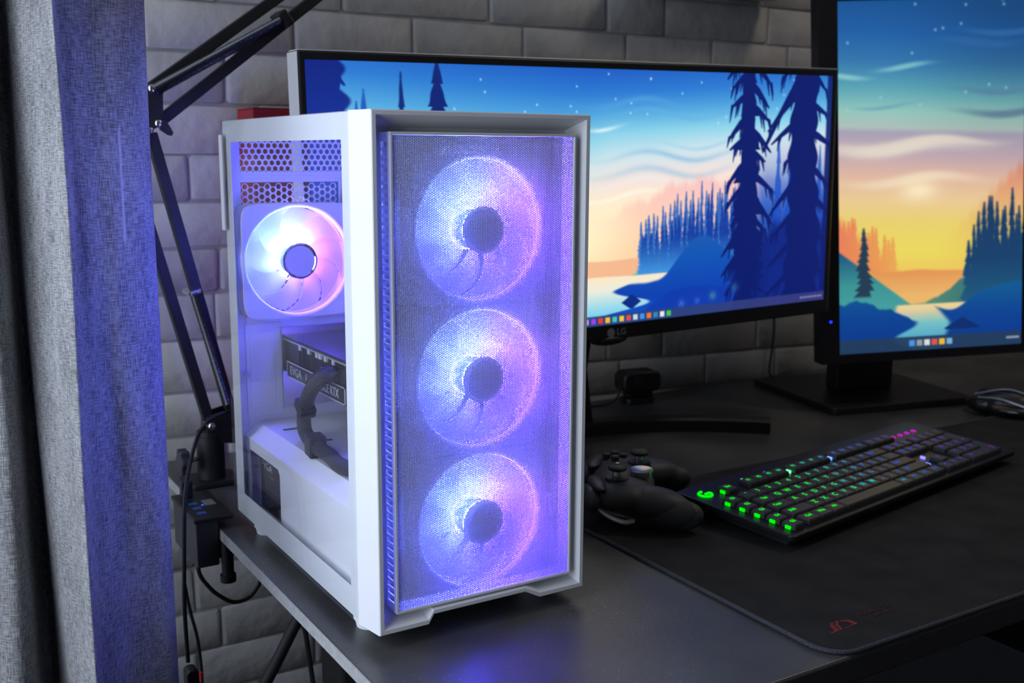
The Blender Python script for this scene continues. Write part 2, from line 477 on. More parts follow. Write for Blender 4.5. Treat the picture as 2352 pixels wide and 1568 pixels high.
# raised tray that carries the mesh
TX0, TX1, TZ0, TZ1, TY0, TY1 = .0165, .1872, .0275, .4130, .0030, .0245
tray = MB()
b_ = .0022
tray.box(TX0, TX1, TY0, TY1, TZ1-b_, TZ1).box(TX0, TX1, TY0, TY1, TZ0, TZ0+b_).box(TX1-b_, TX1, TY0, TY1, TZ0+b_, TZ1-b_)
tray.box(TX0, TX0+b_, TY0, .0085, TZ0+b_, TZ1-b_)
tray.box(TX0, TX0+.0012, .0205, TY1, TZ0+b_, TZ1-b_)
tray_o = tray.build('mesh_tray', WHITE, case, bevel=.0004, seg=1)
NS = 59; zs0, zs1 = .0355, .4075; pz = (zs1-zs0)/NS
bars = MB()
bars.box(TX0, TX0+.0012, .0085, .0205, TZ0+b_, zs0).box(TX0, TX0+.0012, .0085, .0205, zs1-pz*.30, TZ1-b_)
for k in range(1, NS):
    z0 = zs0+k*pz
    bars.box(TX0, TX0+.0012, .0085, .0205, z0-pz*.42, z0)
bars.build('side_grille', WHITE, tray_o)
# perforated sheet: about 22 000 round holes
PV = .00181
gx, gz = hexgrid(TX0+.0030, TX1-.0028, TZ0+.0030, TZ1-.0028, PV, True)
V, Q = hexcells(gx, gz, PV, .00068)
V[:, 1] = .0046+V[:, 1]*.0008
M_MESH = translucent_mat('mesh_white', (0.70, 0.71, 0.75), 0.20)
place(fast_mesh('mesh_sheet', V, Q), 'mesh_sheet', M_MESH, case)

# chassis panels
MB().box(-.0025, CW+.004, .031, CD, ZT-.005, ZT-.0005).build('top_panel', STEELW, case, bevel=.0008)
MB().box(.015, .185, .06, .34, ZT-.0004, ZT+.0004).build('top_filter', mat('dust_filter', (.45, .45, .47), .7), case)
MB().box(-.0025, CW+.004, .031, CD, ZB, ZB+.004).build('bottom_panel', STEELW, case, bevel=.0008)
MB().box(CW+.0025, CW+.005, .031, CD, ZB+.001, ZT-.001).build('right_panel', STEELW, case)
mid = MB()                       # plate the front fans bolt to, with three round openings
FZ = [.3355, .2110, .0865]; FX = .1055; FS = .1235
def ringplate(mb, cx, cz, half, r, y0, y1, n=48):
    sq = []; ci = []
    for k in range(n):
        t = 2*PI*k/n+PI/4
        c, s = math.cos(t), math.sin(t); q = half/max(abs(c), abs(s))
        sq.append((cx+c*q, cz+s*q)); ci.append((cx+r*c, cz+r*s))
    mb.loft([[(p[0], y0, p[1]) for p in sq], [(p[0], y0, p[1]) for p in ci], [(p[0], y1, p[1]) for p in ci], [(p[0], y1, p[1]) for p in sq], [(p[0], y0, p[1]) for p in sq]])
for z in FZ: ringplate(mid, FX, z, FS/2, .057, .047, .0485)
mid.box(-.002, FX-FS/2, .047, .0485, ZB+.004, ZT-.005).box(FX+FS/2, CW+.003, .047, .0485, ZB+.004, ZT-.005)
mid.box(FX-FS/2, FX+FS/2, .047, .0485, FZ[0]+FS/2, ZT-.005).box(FX-FS/2, FX+FS/2, .047, .0485, ZB+.004, FZ[2]-FS/2)
mid.build('front_plate', STEELW, case)
# rear panel with hexagonal vents
ry0, ry1 = .3520, .3535
rear = MB()
rear.box(-.002, .0105, ry0, ry1, ZB+.004, ZT-.005).box(.1935, CW+.003, ry0, ry1, ZB+.004, ZT-.005)
rear.box(.0105, .1935, ry0, ry1, .3665, .3775).box(.0105, .1935, ry0, ry1, .4175, ZT-.005)
rear.box(.0105, .1935, ry0, ry1, ZB+.004, .2260).box(.118, .1935, ry0, ry1, .2260, .3665)
rear.box(.0125, .19, ry0-.0012, ry0, .3705, .3735)
rear.box(.0085, .0480, ry0-.0012, ry0+.0002, .118, .219).box(.0125, .040, ry0-.0018, ry0-.001, .128, .208)
ro = rear.build('rear_panel', STEELW, case, bevel=.0004, seg=1)
gx, gz = hexgrid(.0140, .1900, .3805, .4150, .0068, False)
V1, Q1 = hexcells(gx, gz, .0068, .00285, False); V1[:, 1] = ry0+V1[:, 1]*(ry1-ry0)
place(fast_mesh('top_vent', V1, Q1), 'top_vent', STEELW, ro)
gx, gz = hexgrid(.0145, .1150, .2290, .3640, .0070, True)
V1, Q1 = hexcells(gx, gz, .0070, .00305, True); V1[:, 1] = ry0+V1[:, 1]*(ry1-ry0)
place(fast_mesh('fan_vent', V1, Q1), 'fan_vent', STEELW, ro)
# tempered glass side with a painted border
M_GLASS = glass_mat('side_glass', (0.985, 0.99, 1.0), 0.6)
GX0, GX1 = -.0062, -.0032
gl = MB().box(GX0, GX1, .0325, CD+.0015, ZB+.0005, ZT-.0005).build('side_glass', M_GLASS, case)
M_BORDER = mat('white_painted_border', (0.74, 0.76, 0.78), 0.3, var=0.02)
gy0, gy1, gz0, gz1 = .0505, .3370, .0400, .4072
bx0, bx1 = -.0031, -.0026
brd = MB().box(bx0, bx1, .0325, gy0, ZB+.001, ZT-.001).box(bx0, bx1, gy1, CD+.001, ZB+.001, ZT-.001)
brd.box(bx0, bx1, gy0, gy1, gz1, ZT-.001).box(bx0, bx1, gy0, gy1, ZB+.001, gz0)
brd.build('glass_border', M_BORDER, gl)
MB().box(GX0-.0016, GX0, .352, CD+.0012, .318, .4145).build('hinge_strip', WHITE, gl, bevel=.0005)
for yy, z0 in ((.054, 0), (.318, 0)):
    for xx in (.016, .180):
        f = MB().cyl((xx, yy, 0), (xx, yy, .007), .0125, 28, .0140).cyl((xx, yy, .007), (xx, yy, ZB), .0150, 28)
        f.build('foot', WHITE, case, smooth=40)

# fans --------------------------------------------------------------
M_FANF = translucent_mat('fan_frame_frosted', (0.80, 0.80, 0.84), 0.25)
M_BLADE = translucent_mat('fan_blade_frosted', (0.86, 0.86, 0.92), 0.5, 0.30)
def led_material(name, strength):
    """ring of addressable lights: hue set by the angle round the hub"""
    m = bpy.data.materials.new(name); m.use_nodes = True
    nt = m.node_tree; N = nt.nodes; Lk = nt.links; N.clear()
    o = N.new('ShaderNodeOutputMaterial'); e = N.new('ShaderNodeEmission'); e.inputs['Strength'].default_value = strength
    tc = N.new('ShaderNodeTexCoord'); sp = N.new('ShaderNodeSeparateXYZ')
    at = N.new('ShaderNodeMath'); at.operation = 'ARCTAN2'
    mr = N.new('ShaderNodeMapRange'); mr.inputs['From Min'].default_value = -PI; mr.inputs['From Max'].default_value = PI
    rp = N.new('ShaderNodeValToRGB'); cr = rp.color_ramp
    Lk.new(tc.outputs['Object'], sp.inputs[0]); Lk.new(sp.outputs['Z'], at.inputs[0]); Lk.new(sp.outputs['X'], at.inputs[1])
    Lk.new(at.outputs[0], mr.inputs['Value']); Lk.new(mr.outputs[0], rp.inputs['Fac']); Lk.new(rp.outputs[0], e.inputs['Color'])
    # 0 = left (-x), .25 = bottom, .5 = right, .75 = top
    stops = [(0.0, (.08, .13, 1)), (.12, (.04, .05, 1)), (.25, (.05, .025, 1)), (.42, (.09, .025, 1)), (.57, (.15, .04, 1)), (.66, (.30, .07, .78)),
             (.74, (.20, .22, .90)), (.83, (.12, .29, .95)), (.92, (.10, .19, 1)), (1.0, (.08, .13, 1))]
    cr.elements[0].position = 0; cr.elements[0].color = (*stops[0][1], 1)
    cr.elements[1].position = 1; cr.elements[1].color = (*stops[-1][1], 1)
    for p, c in stops[1:-1]:
        el = cr.elements.new(p); el.color = (*c, 1)
    Lk.new(e.outputs[0], o.inputs[0])
    return m
M_LED = led_material('fan_led_ring', 1700.0)
M_LEDB = led_material('rear_led', 1300.0)
M_LEDR = led_material('exhaust_led', 800.0)
M_DUCTFILL = led_material('duct_fill_glow', 30.0)
M_HUB = mat('fan_hub', (0.42, 0.42, 0.50), 0.25, var=0.03)
M_HUBR = mat('fan_hub_mirror', (0.8, 0.8, 0.84), 0.12, 1.0, var=0.02)
def blade_mesh(r0, r1, cnt):
    nr, nw = 9, 5; th = .0013; S = []
    for side in (0, 1):
        for i in range(nr):
            r = r0+(r1-r0)*i/(nr-1); f = i/(nr-1)
            for j in range(nw):
                w = j/(nw-1)
                a = -0.55*f*f+(w-.5)*(2*PI/cnt)*(1.18-.12*f)
                y = (w-.5)*(.0135-.004*f)+.0022*math.sin(PI*w)*f+side*th
                S.append((r*math.cos(a), y, r*math.sin(a)))
    F = []; n = nr*nw
    for i in range(nr-1):
        for j in range(nw-1):
            a = i*nw+j
            F.append((a, a+nw, a+nw+1, a+1)); F.append((n+a, n+a+1, n+a+nw+1, n+a+nw))
    edge = [i*nw for i in range(nr)]+[(nr-1)*nw+j for j in range(1, nw)]+[i*nw+nw-1 for i in range(nr-2, -1, -1)]+[j for j in range(nw-2, 0, -1)]
    for k in range(len(edge)):
        a, b = edge[k], edge[(k+1) % len(edge)]; F.append((a, b, n+b, n+a))
    return MB().add(S, F).mesh('blade', 50)
def fan_frame(size, r):
    mb = MB(); n = 72; h = size/2; d = .0125
    def loop(y, kind):
        out = []
        for k in range(n):
            t = 2*PI*k/n; c, s = math.cos(t), math.sin(t)
            if kind == 'sq':
                p = 10; q = h/((abs(c)**p+abs(s)**p)**(1/p))
                q = min(q, h*1.335)
            else: q = kind
            out.append((c*q, y, s*q))
        return out
    for s in (-1, 1):              # front and back flange
        a, b = (-d, -d+.0035) if s < 0 else (d-.0035, d)
        mb.loft([loop(a, 'sq'), loop(a, r+.0006), loop(b, r+.0006), loop(b, 'sq'), loop(a, 'sq')])
    mb.loft([loop(-d, r), loop(-d-.0007, r+.001), loop(-d-.0007, r+.0022), loop(-d+.004, r+.0022), loop(d-.004, r+.0022), loop(d, r), loop(-d, r)])
    for k in range(4):             # struts to the motor
        t = PI/4+k*PI/2
        mb.bar((.013*math.cos(t), d-.002, .015*math.sin(t)), ((r+.001)*math.cos(t), d-.002, (r+.001)*math.sin(t)), .005, .0025)
    for sx in (-1, 1):             # screw bosses
        for sz in (-1, 1):
            c = h-.0077
            mb.loft([[(sx*c+rr*math.cos(2*PI*k/16), y, sz*c+rr*math.sin(2*PI*k/16)) for k in range(16)] for rr, y in ((.0042, -d), (.0042, -d-.0008), (.0024, -d-.0008), (.0024, -d+.003))])
    return mb.mesh('fan', 40)
NB = 9
def make_fan(size, loc, name='fan', led=None):
    s = size/.12
    fr = place(fan_frame(size, .0572*s), name, M_FANF, case, loc)
    MB().tube([(0, -.0150, 0), (0, .0105, 0)], .0162*s, 40).build('hub', M_HUB, fr, smooth=40)
    MB().loft([[(r*s*math.cos(2*PI*k/40), y, r*s*math.sin(2*PI*k/40)) for k in range(40)] for r, y in ((.0160, -.0159), (.0188, -.0160), (.0190, -.0166), (.0172, -.0172), (.0158, -.0162))], True).build('hub_ring', M_HUBR, fr, smooth=40)
    MB().cyl((0, -.0164, 0), (0, -.0149, 0), .0160*s, 40).build('hub_cap', M_HUB, fr, smooth=40)
    for nm, ya, yb in (('led_ring', -.0158, -.0122), ('rear_led_ring', .0070, .0102)):
        MB().loft([[(r*s*math.cos(2*PI*k/48), y, r*s*math.sin(2*PI*k/48)) for k in range(48)] for r, y in
                   ((.0160, ya), (.0168, ya), (.0172, ya+.0005), (.0172, yb), (.0160, yb), (.0160, ya))]).build(nm, led or (M_LED if ya < 0 else M_LEDB), fr, smooth=60)
    ro_ = .0569*s                  # glowing ring added round the duct as even blue fill
    MB().loft([[(r*math.cos(2*PI*k/64), y, r*math.sin(2*PI*k/64)) for k in range(64)] for r, y in
               ((ro_, -.0095), (ro_-.0006, -.0095), (ro_-.0006, -.0075), (ro_, -.0075), (ro_, -.0095))]).build('duct_fill_ring', M_DUCTFILL, fr, smooth=60)
    bm = blade_mesh(.0174*s, .0555*s, NB)
    for k in range(NB):
        b = place(bm, 'blade', M_BLADE, fr)
        b.rotation_euler = (0, k*2*PI/NB+.2, 0)
    return fr
for z in FZ: make_fan(FS-.0008, (FX, .0335, z))
make_fan(.119, (.0610, .3385, .2860), led=M_LEDR)

# inside: shroud, power supply, graphics card, board ---------------------
sx = .0045
shr = MB()
cy0, cy1, cz0, cz1 = .2440, .3380, .0230, .0880      # opening that shows the power supply
shr.box(sx, sx+.0012, .0500, cy0, ZB+.004, .1000).box(sx, sx+.0012, cy1, .3500, ZB+.004, .1000)
shr.box(sx, sx+.0012, cy0, cy1, cz1, .1000).box(sx, sx+.0012, cy0, cy1, ZB+.004, cz0)
shr.prism([(cy0, cz1), (cy0+.005, cz1), (cy0, cz1-.005)], 'x', sx, sx+.0012)
shr.loft([[(sx, y, .1000), (sx+.0150, y, .1125), (.175, y, .1125), (.175, y, .1113), (sx+.0155, y, .1113), (sx+.0012, y, .0995)] for y in (.0500, .3505)], True, True, True)
so = shr.build('psu_shroud', STEELW, case)
M_PSU = mat('psu_black', (0.030, 0.031, 0.032), 0.55, var=0.25, scale=120, bump=0.2)
psu = MB().box(.0190, .165, .2050, .3490, ZB+.005, .1000).build('power_supply', M_PSU, case, bevel=.001)
M_PRINT = mat('grey_print', (0.50, 0.50, 0.52), 0.5, var=0.03)
M_PRINTW = mat('white_print', (0.82, 0.83, 0.85), 0.5, var=0.03)
def letters(body, size, m, parent, loc, rot, sx_=1.0, name='lettering', bold=0.0):
    o = place(text_mesh(body, size, 0.0002, bold=bold), name, m, parent, loc)
    o.rotation_euler = rot; o.scale = (sx_, 1, 1); return o
SIDE = (PI/2, 0, -PI/2)            # reads from the glass side (-x)
letters('EVGA', .0120, M_PRINT, psu, (.0187, .3270, .0690), SIDE, 1.15)
MB().box(.0186, .0190, .3010, .3180, .0590, .0615).build('label_strip', mat('dull_red_print', (.16, .07, .06), .6), psu)
# graphics card
M_GPU = mat('gpu_black', (0.018, 0.018, 0.020), 0.35, var=0.2)
M_BACKPL = mat('gpu_backplate', (0.030, 0.030, 0.034), 0.28, 0.6, var=0.2, scale=60)
gpu = MB().box(.0510, .165, .0950, .3455, .1640, .2020).build('graphics_card', M_GPU, case, bevel=.0015)
MB().box(.0480, .165, .0950, .3460, .2040, .2056).build('backplate', M_BACKPL, gpu)
MB().box(.0470, .165, .0950, .3460, .2014, .2022).build('board_edge', mat('board_edge', (.45, .47, .42), .5), gpu)
hs = MB()
for k in range(46): hs.box(.0495, .0525, .1000+k*.0045, .1012+k*.0045, .1810, .2010)
hs.build('heatsink', mat('heatsink_grey', (.10, .10, .11), .4, .5), gpu)
for yy in (.2950, .2700, .2480, .2390, .2250, .2050, .1600):
    MB().box(.0484, .0512, yy, yy+.006, .1960, .2012).build('capacitor', mat('pale_capacitor', (.6, .6, .62), .4), gpu)
strip = MB().box(.0478, .0512, .1100, .3360, .1618, .1795).build('light_bar', DARKG, gpu, bevel=.0008)
fr_ = MB(); e_ = .0011
for (a, b) in ((.1760, .3350),):
    fr_.box(.0474, .0480, a, b, .1783, .1783+e_).box(.0474, .0480, a, b, .1622, .1622+e_).box(.0474, .0480, a, a+e_*2, .1622, .1794).box(.0474, .0480, b-e_, b, .1622, .1794)
fr_.build('bar_outline', M_PRINT, strip)
letters('EVGA', .0128, M_PRINT, strip, (.0473, .3080, .1706), SIDE, 1.05)
letters('|', .0120, M_PRINT, strip, (.0473, .2780, .1706), SIDE, 1.0)
letters('GEFORCE RTX', .0128, M_PRINTW, strip, (.0473, .2290, .1706), SIDE, .88)
MB().box(.0425, .0490, .2040, .2260, .1800, .1920).build('power_socket', BLACKP, gpu, bevel=.0005)
brk = MB().box(.0470, .165, .3462, .3472, .1260, .2130)
brk.box(.0440, .0560, .3380, .3472, .2130, .2142)
brk.build('bracket', CHROME, gpu)
# sleeved power cable with two combs
cpts = [px_x(768, 858, .0440), px_x(742, 868, .0330), px_x(716, 893, .0290), px_x(702, 930, .0290), px_x(698, 965, .0310), px_x(703, 995, .0340),
        px_z(726, 1024, .1230), px_z(757, 1046, .1210), px_z(797, 1074, .1205)]
cpts += [np.array([.060, .085, .1205]), np.array([.080, .062, .1205])]
cp = spline(cpts, 10)
M_SLEEVE = mat('braided_sleeve', (0.030, 0.031, 0.036), 0.5, var=0.9, scale=900, bump=1.0, bscale=1100)
cab = MB().tube(cp, .0072, 14).build('power_cable', M_SLEEVE, case, smooth=60)
wires = MB()
for k in range(7):
    a = (k-3)*.0018
    wires.tube([np.array(p)+np.array([-.003+.001*(k % 2), a, a*.8+.0015]) for p in cp[:24:3]], .0014, 6)
wires.build('wires', BLACKR, cab, smooth=60)
for i in (29, 57):
    p, q = Vector(cp[i]), Vector(cp[i+5])
    MB().bar(p, q, .0205, .0165, side=(1, 0, 0)).build('cable_comb', BLACKP, cab, bevel=.0015)
scr = px_y(566, 858, .345)
MB().cyl((scr[0], scr[1]-.012, scr[2]), (scr[0], scr[1]+.006, scr[2]), .0022, 14).build('bracket_screw', CHROME, case, smooth=40)
MB().box(.176, .1775, .0500, .3515, ZB+.004, ZT-.006).build('board_tray', STEELW, case)
board = MB().box(.1700, .1720, .1080, .3480, .1550, .4000).build('motherboard', mat('board_black', (.02, .02, .022), .5), case)
MB().box(.1200, .170, .2950, .3480, .2350, .3620).build('port_cover', DARKG, board, bevel=.002)
for k in range(4): MB().box(.1350, .170, .1500+k*.009, .1556+k*.009, .2500, .3830).build('memory_stick', DARKG, board)
MB().box(.1250, .170, .2050, .2800, .2650, .3400).build('cooler', BLACKP, board, bevel=.003)
for yy in (.30, .24, .16): MB().box(.030, .060, yy, yy+.006, .1126, .1128).build('shroud_slot', BLACKP, so)

# ------------------------------------------------------------------ screen pictures (plain generic lake-and-forest dusk scenes)
def sm(x, a, b):
    t = np.clip((x-a)/(b-a), 0, 1); return t*t*(3-2*t)
def ramp(v, stops):
    p = [s[0] for s in stops]; out = np.zeros(v.shape+(3,))
    for c in range(3): out[..., c] = np.interp(v, p, [s[1][c] for s in stops])
    return out
def over(img, color, mask):
    c = np.asarray(color, dtype=float)
    if c.ndim == 1: c = c[None, None, :]
    return img*(1-mask[..., None])+c*mask[..., None]
def wave(x, seed, amps=((2, 1), (5, .5), (11, .25), (23, .12))):
    r = np.random.default_rng(seed); y = np.zeros_like(x)
    for f, a in amps: y += a*np.sin(x*f+r.uniform(0, 6.3))
    return y
def spruce(X, Y, x0, top, base, w, seed, e=.004, n=None):
    """soft mask of a pointed conifer with stepped branches"""
    r = np.random.default_rng(seed); n = n or int(r.integers(7, 11))
    t = np.clip((Y-top)/(base-top), 0, 1)
    saw = (t*n+.15*np.sin(Y*90+seed)) % 1.0
    hw = w*(t**.85)*(.50+.50*saw)+.0022
    off = .006*np.sin(Y*60+seed)
    return sm(hw-np.abs(X-x0-off*t), -e, e)*sm(Y, top-.002, top+.004)*(1-sm(Y, base-.01, base))
def limb(X, Y, pts, w0, w1, e=.003):
    M = np.zeros_like(X)
    for k in range(len(pts)-1):
        (ax, ay), (bx, by) = pts[k], pts[k+1]
        f0, f1 = k/(len(pts)-1), (k+1)/(len(pts)-1)
        dx, dy = bx-ax, by-ay; L2 = dx*dx+dy*dy+1e-9
        t = np.clip(((X-ax)*dx+(Y-ay)*dy)/L2, 0, 1)
        d = np.hypot(X-ax-t*dx, Y-ay-t*dy)
        w = w0+(w1-w0)*(f0+(f1-f0)*t)
        M = np.maximum(M, sm(w-d, -e, e))
    return M
def old_spruce(X, Y, xc, y0, y1, w0, w1, seed, count, reach):
    """big bare-limbed conifer in the foreground"""
    r = np.random.default_rng(seed)
    cx = xc+.01*np.sin(Y*7+seed)
    t = np.clip((Y-y0)/(y1-y0), 0, 1)
    M = sm((w0+(w1-w0)*t)/2*(1+.12*np.sin(Y*40))-np.abs(X-cx), -.004, .004)
    for k in range(count):
        yb = y0+(y1-y0)*(k+.3*r.random())/count*.92; s = 1 if k % 2 else -1
        ln = reach*r.uniform(.55, 1.0); dr = r.uniform(.35, .8)*ln
        p = [(xc, yb), (xc+s*ln*.4, yb+dr*.35), (xc+s*ln*.75, yb+dr*.8), (xc+s*ln, yb+dr*1.15)]
        sl = (X > xc-reach*1.3) & (X < xc+reach*1.3)
        M = np.maximum(M, np.where(sl, limb(X, Y, p, .022, .004), 0))
        for q in range(4):         # hanging twigs
            f = r.uniform(.3, 1.0); px_, py_ = xc+s*ln*f, yb+dr*(f**1.2)*1.1
            M = np.maximum(M, np.where(sl, limb(X, Y, [(px_, py_), (px_+s*.012, py_+r.uniform(.03, .07))], .008, .002), 0))
    return M
def hill(X, Y, level, amp, seed, e=.004):
    h = level+amp*wave(X, seed); return sm(Y-h, -e, e)
def rgb(*c): return np.array(c, dtype=float)/255.0

def paint_wide(W, H):
    asp = 2.42
    u = (np.arange(W)+.5)/W; v = (np.arange(H)+.5)/H
    U, Vv = np.meshgrid(u, v); X, Y = U*asp, Vv
    ve = Vv+.20*np.abs(U-.46)**1.2+.055*sm(U, .40, .52)*sm(Vv, .05, .3)
    img = ramp(ve, [(0, rgb(28, 92, 196)), (.10, rgb(44, 124, 212)), (.20, rgb(84, 170, 224)), (.30, rgb(140, 212, 236)), (.40, rgb(208, 230, 238)),
                    (.50, rgb(246, 226, 222)), (.58, rgb(255, 234, 204)), (.70, rgb(255, 240, 190)), (.80, rgb(255, 224, 176))])
    # streaks of cloud
    for (cx, cy, lx, ly, col, s) in ((.56, .13, .10, .012, rgb(90, 165, 226), .6), (.62, .17, .12, .010, rgb(100, 176, 228), .6), (.64, .335, .13, .012, rgb(150, 196, 226), .8),
                                     (.62, .40, .14, .014, rgb(178, 204, 226), .8), (.52, .49, .10, .010, rgb(255, 246, 236), .9), (.49, .215, .03, .008, rgb(225, 246, 250), .9),
                                     (.24, .21, .05, .012, rgb(226, 248, 250), .9), (.58, .44, .12, .012, rgb(240, 236, 236), .6), (.70, .29, .08, .008, rgb(150, 200, 228), .5)):
        d = ((U-cx)/lx)**2+((Vv-cy-.02*np.sin(U*30))/ly)**2
        img = over(img, col, s*np.exp(-d))
    sun = np.exp(-(((U-.44)/.20)**2+((Vv-.62)/.16)**2)); img = over(img, rgb(255, 246, 206), .6*sun)
    # stars
    r = np.random.default_rng(3)
    for k in range(34):
        sx_, sy_ = r.uniform(.2, 1), r.uniform(0, .22)
        d = np.hypot((U-sx_)*asp, Vv-sy_); img = over(img, rgb(230, 244, 255), .8*np.exp(-(d/.004)**2))
    # pink far ridge
    ridge = .43+.16*np.clip((.66-U)/.2, 0, 1)+.012*wave(U*40, 5)
    far = sm(Vv-ridge, -.02, .03)*sm(U, .44, .60)
    img = over(img, ramp(Vv, [(.4, rgb(250, 188, 196)), (.6, rgb(255, 206, 180)), (.75, rgb(255, 206, 160))]), .85*far)
    img = over(img, rgb(244, 178, 138), .8*hill(X, Vv, .755, .014, 8)*(1-sm(U, .58, .64)))
    # blue-green slope
    img = over(img, rgb(96, 186, 176), hill(X, Vv, .82-.10*sm(U, .5, .66).mean(axis=0, keepdims=True), .008, 9))
    # forest rows in the mist
    for row, (cnt, lo, hi, b, cols) in enumerate(((26, .40, .60, .80, (rgb(56, 106, 190), rgb(104, 170, 228))), (22, .46, .66, .84, (rgb(18, 62, 160), rgb(64, 146, 222))))):
        r = np.random.default_rng(20+row); M = np.zeros_like(U)
        for k in range(cnt):
            x = .565+.22*(k+r.random()*.7)/cnt
            rise = np.clip((x-.56)/.14, 0, 1)
            top = hi-(hi-lo)*rise*r.uniform(.45, 1.0)
            M = np.maximum(M, spruce(X, Vv, x*asp, top, b, r.uniform(.020, .034), 100*row+k))
        M = np.maximum(M, sm(Vv-(.74-.05*np.clip((U-.6)/.2, 0, 1)), -.02, .04)*sm(U, .58, .63))
        img = over(img, ramp(Vv, [(.45, cols[0]), (.66, cols[0]), (.80, cols[1])]), M)
    # lake
    lake = hill(X, Vv, .80, .006, 31)*(1-sm(U, .66, .68))
    img = over(img, ramp(Vv, [(.79, rgb(255, 232, 190)), (.86, rgb(236, 236, 222)), (.93, rgb(150, 218, 238)), (1, rgb(96, 190, 232))]), lake)
    # banks and hills
    bank = sm(Vv-(.835-.115*np.exp(-((U-.70)/.055)**2)-.05*sm(U, .60, .66)+.006*wave(X*3, 41)), -.006, .008)*sm(U-(.605-.10*sm(Vv, .80, .87)+.075*sm(Vv, .86, .92)-.14*sm(Vv, .92, .99)+.006*np.sin(Vv*90)), -.006, .006)
    img = over(img, ramp(Vv, [(.66, rgb(24, 92, 178)), (.76, rgb(14, 84, 182)), (.9, rgb(10, 64, 178)), (1, rgb(16, 84, 206))]), bank)
    low = sm(Vv-(.985-.10*sm(U, .54, .64)+.006*wave(X*5, 44)), -.006, .006)*sm(U, .50, .60)
    img = over(img, rgb(12, 58, 172), .85*low)
    rock = sm(.05-np.abs(U-.548)*asp-(np.abs(Vv-.915))*1.6, -.004, .004)*(Vv < .94)
    img = over(img, rgb(8, 44, 130), rock)
    # left shore beyond the case
    img = over(img, ramp(Vv, [(.6, rgb(30, 92, 180)), (.9, rgb(12, 58, 166))]), sm(Vv-(.60+3.8*np.clip(U-.27, 0, 1)**1.35+.008*wave(X*4, 51)), -.004, .006))
    # right-hand thicket and two tall trees
    img = over(img, ramp(Vv, [(.2, rgb(70, 160, 226)), (.5, rgb(36, 96, 210)), (.8, rgb(14, 46, 150)), (1, rgb(10, 34, 128))]),
               sm(U, .80, .84)*sm(Vv, .22, .60)*.92)
    for k, (x, top) in enumerate(((.872, .26), (.975, .30), (.90, .36))):
        img = over(img, rgb(26, 80, 196), .8*spruce(X, Vv, x*asp, top, 1.2, .07, 300+k))
    img = over(img, rgb(9, 34, 126), .9*sm(Vv-(.62+.2*np.clip((.86-U)/.08, 0, 1)+.02*wave(X*9, 61)), -.03, .05)*sm(U, .765, .83))
    navy = rgb(5, 26, 108)
    T = old_spruce(X, Vv, .800*asp, -.1, 1.0, .055, .110, 4, 22, .16)
    T = np.maximum(T, spruce(X, Vv, .800*asp, -.22, 1.02, .135, 431, n=9)*(1-sm(Vv, .80, .92)))
    T = np.maximum(T, spruce(X, Vv, .800*asp, .30, 1.30, .15, 432, n=8)*(1-sm(Vv, .86, .94)))
    T = np.maximum(T, old_spruce(X, Vv, .935*asp, -.1, 1.05, .13, .22, 9, 16, .22))
    T = np.maximum(T, limb(X, Vv, [(.935*asp, -.05), (.87*asp, .18), (.835*asp, .32)], .018, .008))
    T = np.maximum(T, sm(U, .985, .99)*.9)
    img = over(img, navy, T)
    TL = sm(.048+.06*np.clip(Vv, 0, .4)-U+.008*np.sin(Vv*60), -.004, .004)*(1-sm(Vv, .55, .6))
    TL = np.maximum(TL, old_spruce(X, Vv, .02*asp, -.2, .7, .12, .2, 12, 12, .14))
    img = over(img, ramp(Vv, [(0, rgb(10, 34, 128)), (.4, rgb(20, 60, 170))]), TL)
    for k, (x, top, w) in enumerate(((.072, .13, .022), (.083, .09, .026), (.098, .20, .02))):
        img = over(img, rgb(36, 92, 190), spruce(X, Vv, x*asp, top, .62, w*2.2, 410+k))
    img = over(img, rgb(12, 44, 120), spruce(X, Vv, .14*asp, .03, .72, .045, 421, n=5))
    img = over(img, rgb(10, 36, 116), spruce(X, Vv, .197*asp, -.02, .72, .13, 420, n=9))
    # bushes
    for (cx, cy, rr, c) in ((.725, .925, .018, rgb(120, 200, 150)), (.775, .90, .022, rgb(66, 140, 190)), (.655, .945, .016, rgb(130, 150, 226)), (.69, .94, .014, rgb(110, 130, 214))):
        d = np.hypot((U-cx)*asp, Vv-cy); img = over(img, c, .7*np.exp(-(d/rr)**2)*(.6+.4*np.sin(X*400)*np.sin(Vv*260)))
    # task bar with rounded icons and a clock block
    tb = sm(Vv, .958, .960); img = over(img, ramp(U, [(0, rgb(34, 52, 96)), (.55, rgb(40, 66, 120)), (1, rgb(58, 58, 128))]), .92*tb)
    icons = [rgb(60, 150, 240), rgb(230, 230, 235), rgb(240, 180, 60), rgb(220, 60, 60), rgb(90, 200, 120), rgb(240, 240, 240), rgb(200, 150, 230), rgb(150, 70, 230), rgb(235, 60, 50),
             rgb(250, 190, 40), rgb(70, 190, 200), rgb(240, 200, 60), rgb(220, 80, 80), rgb(200, 220, 240), rgb(70, 150, 235), rgb(245, 120, 40), rgb(40, 140, 190), rgb(235, 235, 235), rgb(70, 200, 90)]
    for k, c in enumerate(icons):
        x = .372+.0142*k*1.0
        d = np.maximum(np.abs((U-x)*asp), np.abs(Vv-.979)); img = over(img, c, sm(.011-d, -.002, .002))
    for k in range(9):
        d = np.maximum(np.abs((U-(.94+.0064*k))*asp)/.8, np.abs(Vv-.979)); img = over(img, rgb(220, 225, 240), .7*sm(.004-d, -.002, .002))
    return np.clip(img, 0, 1)

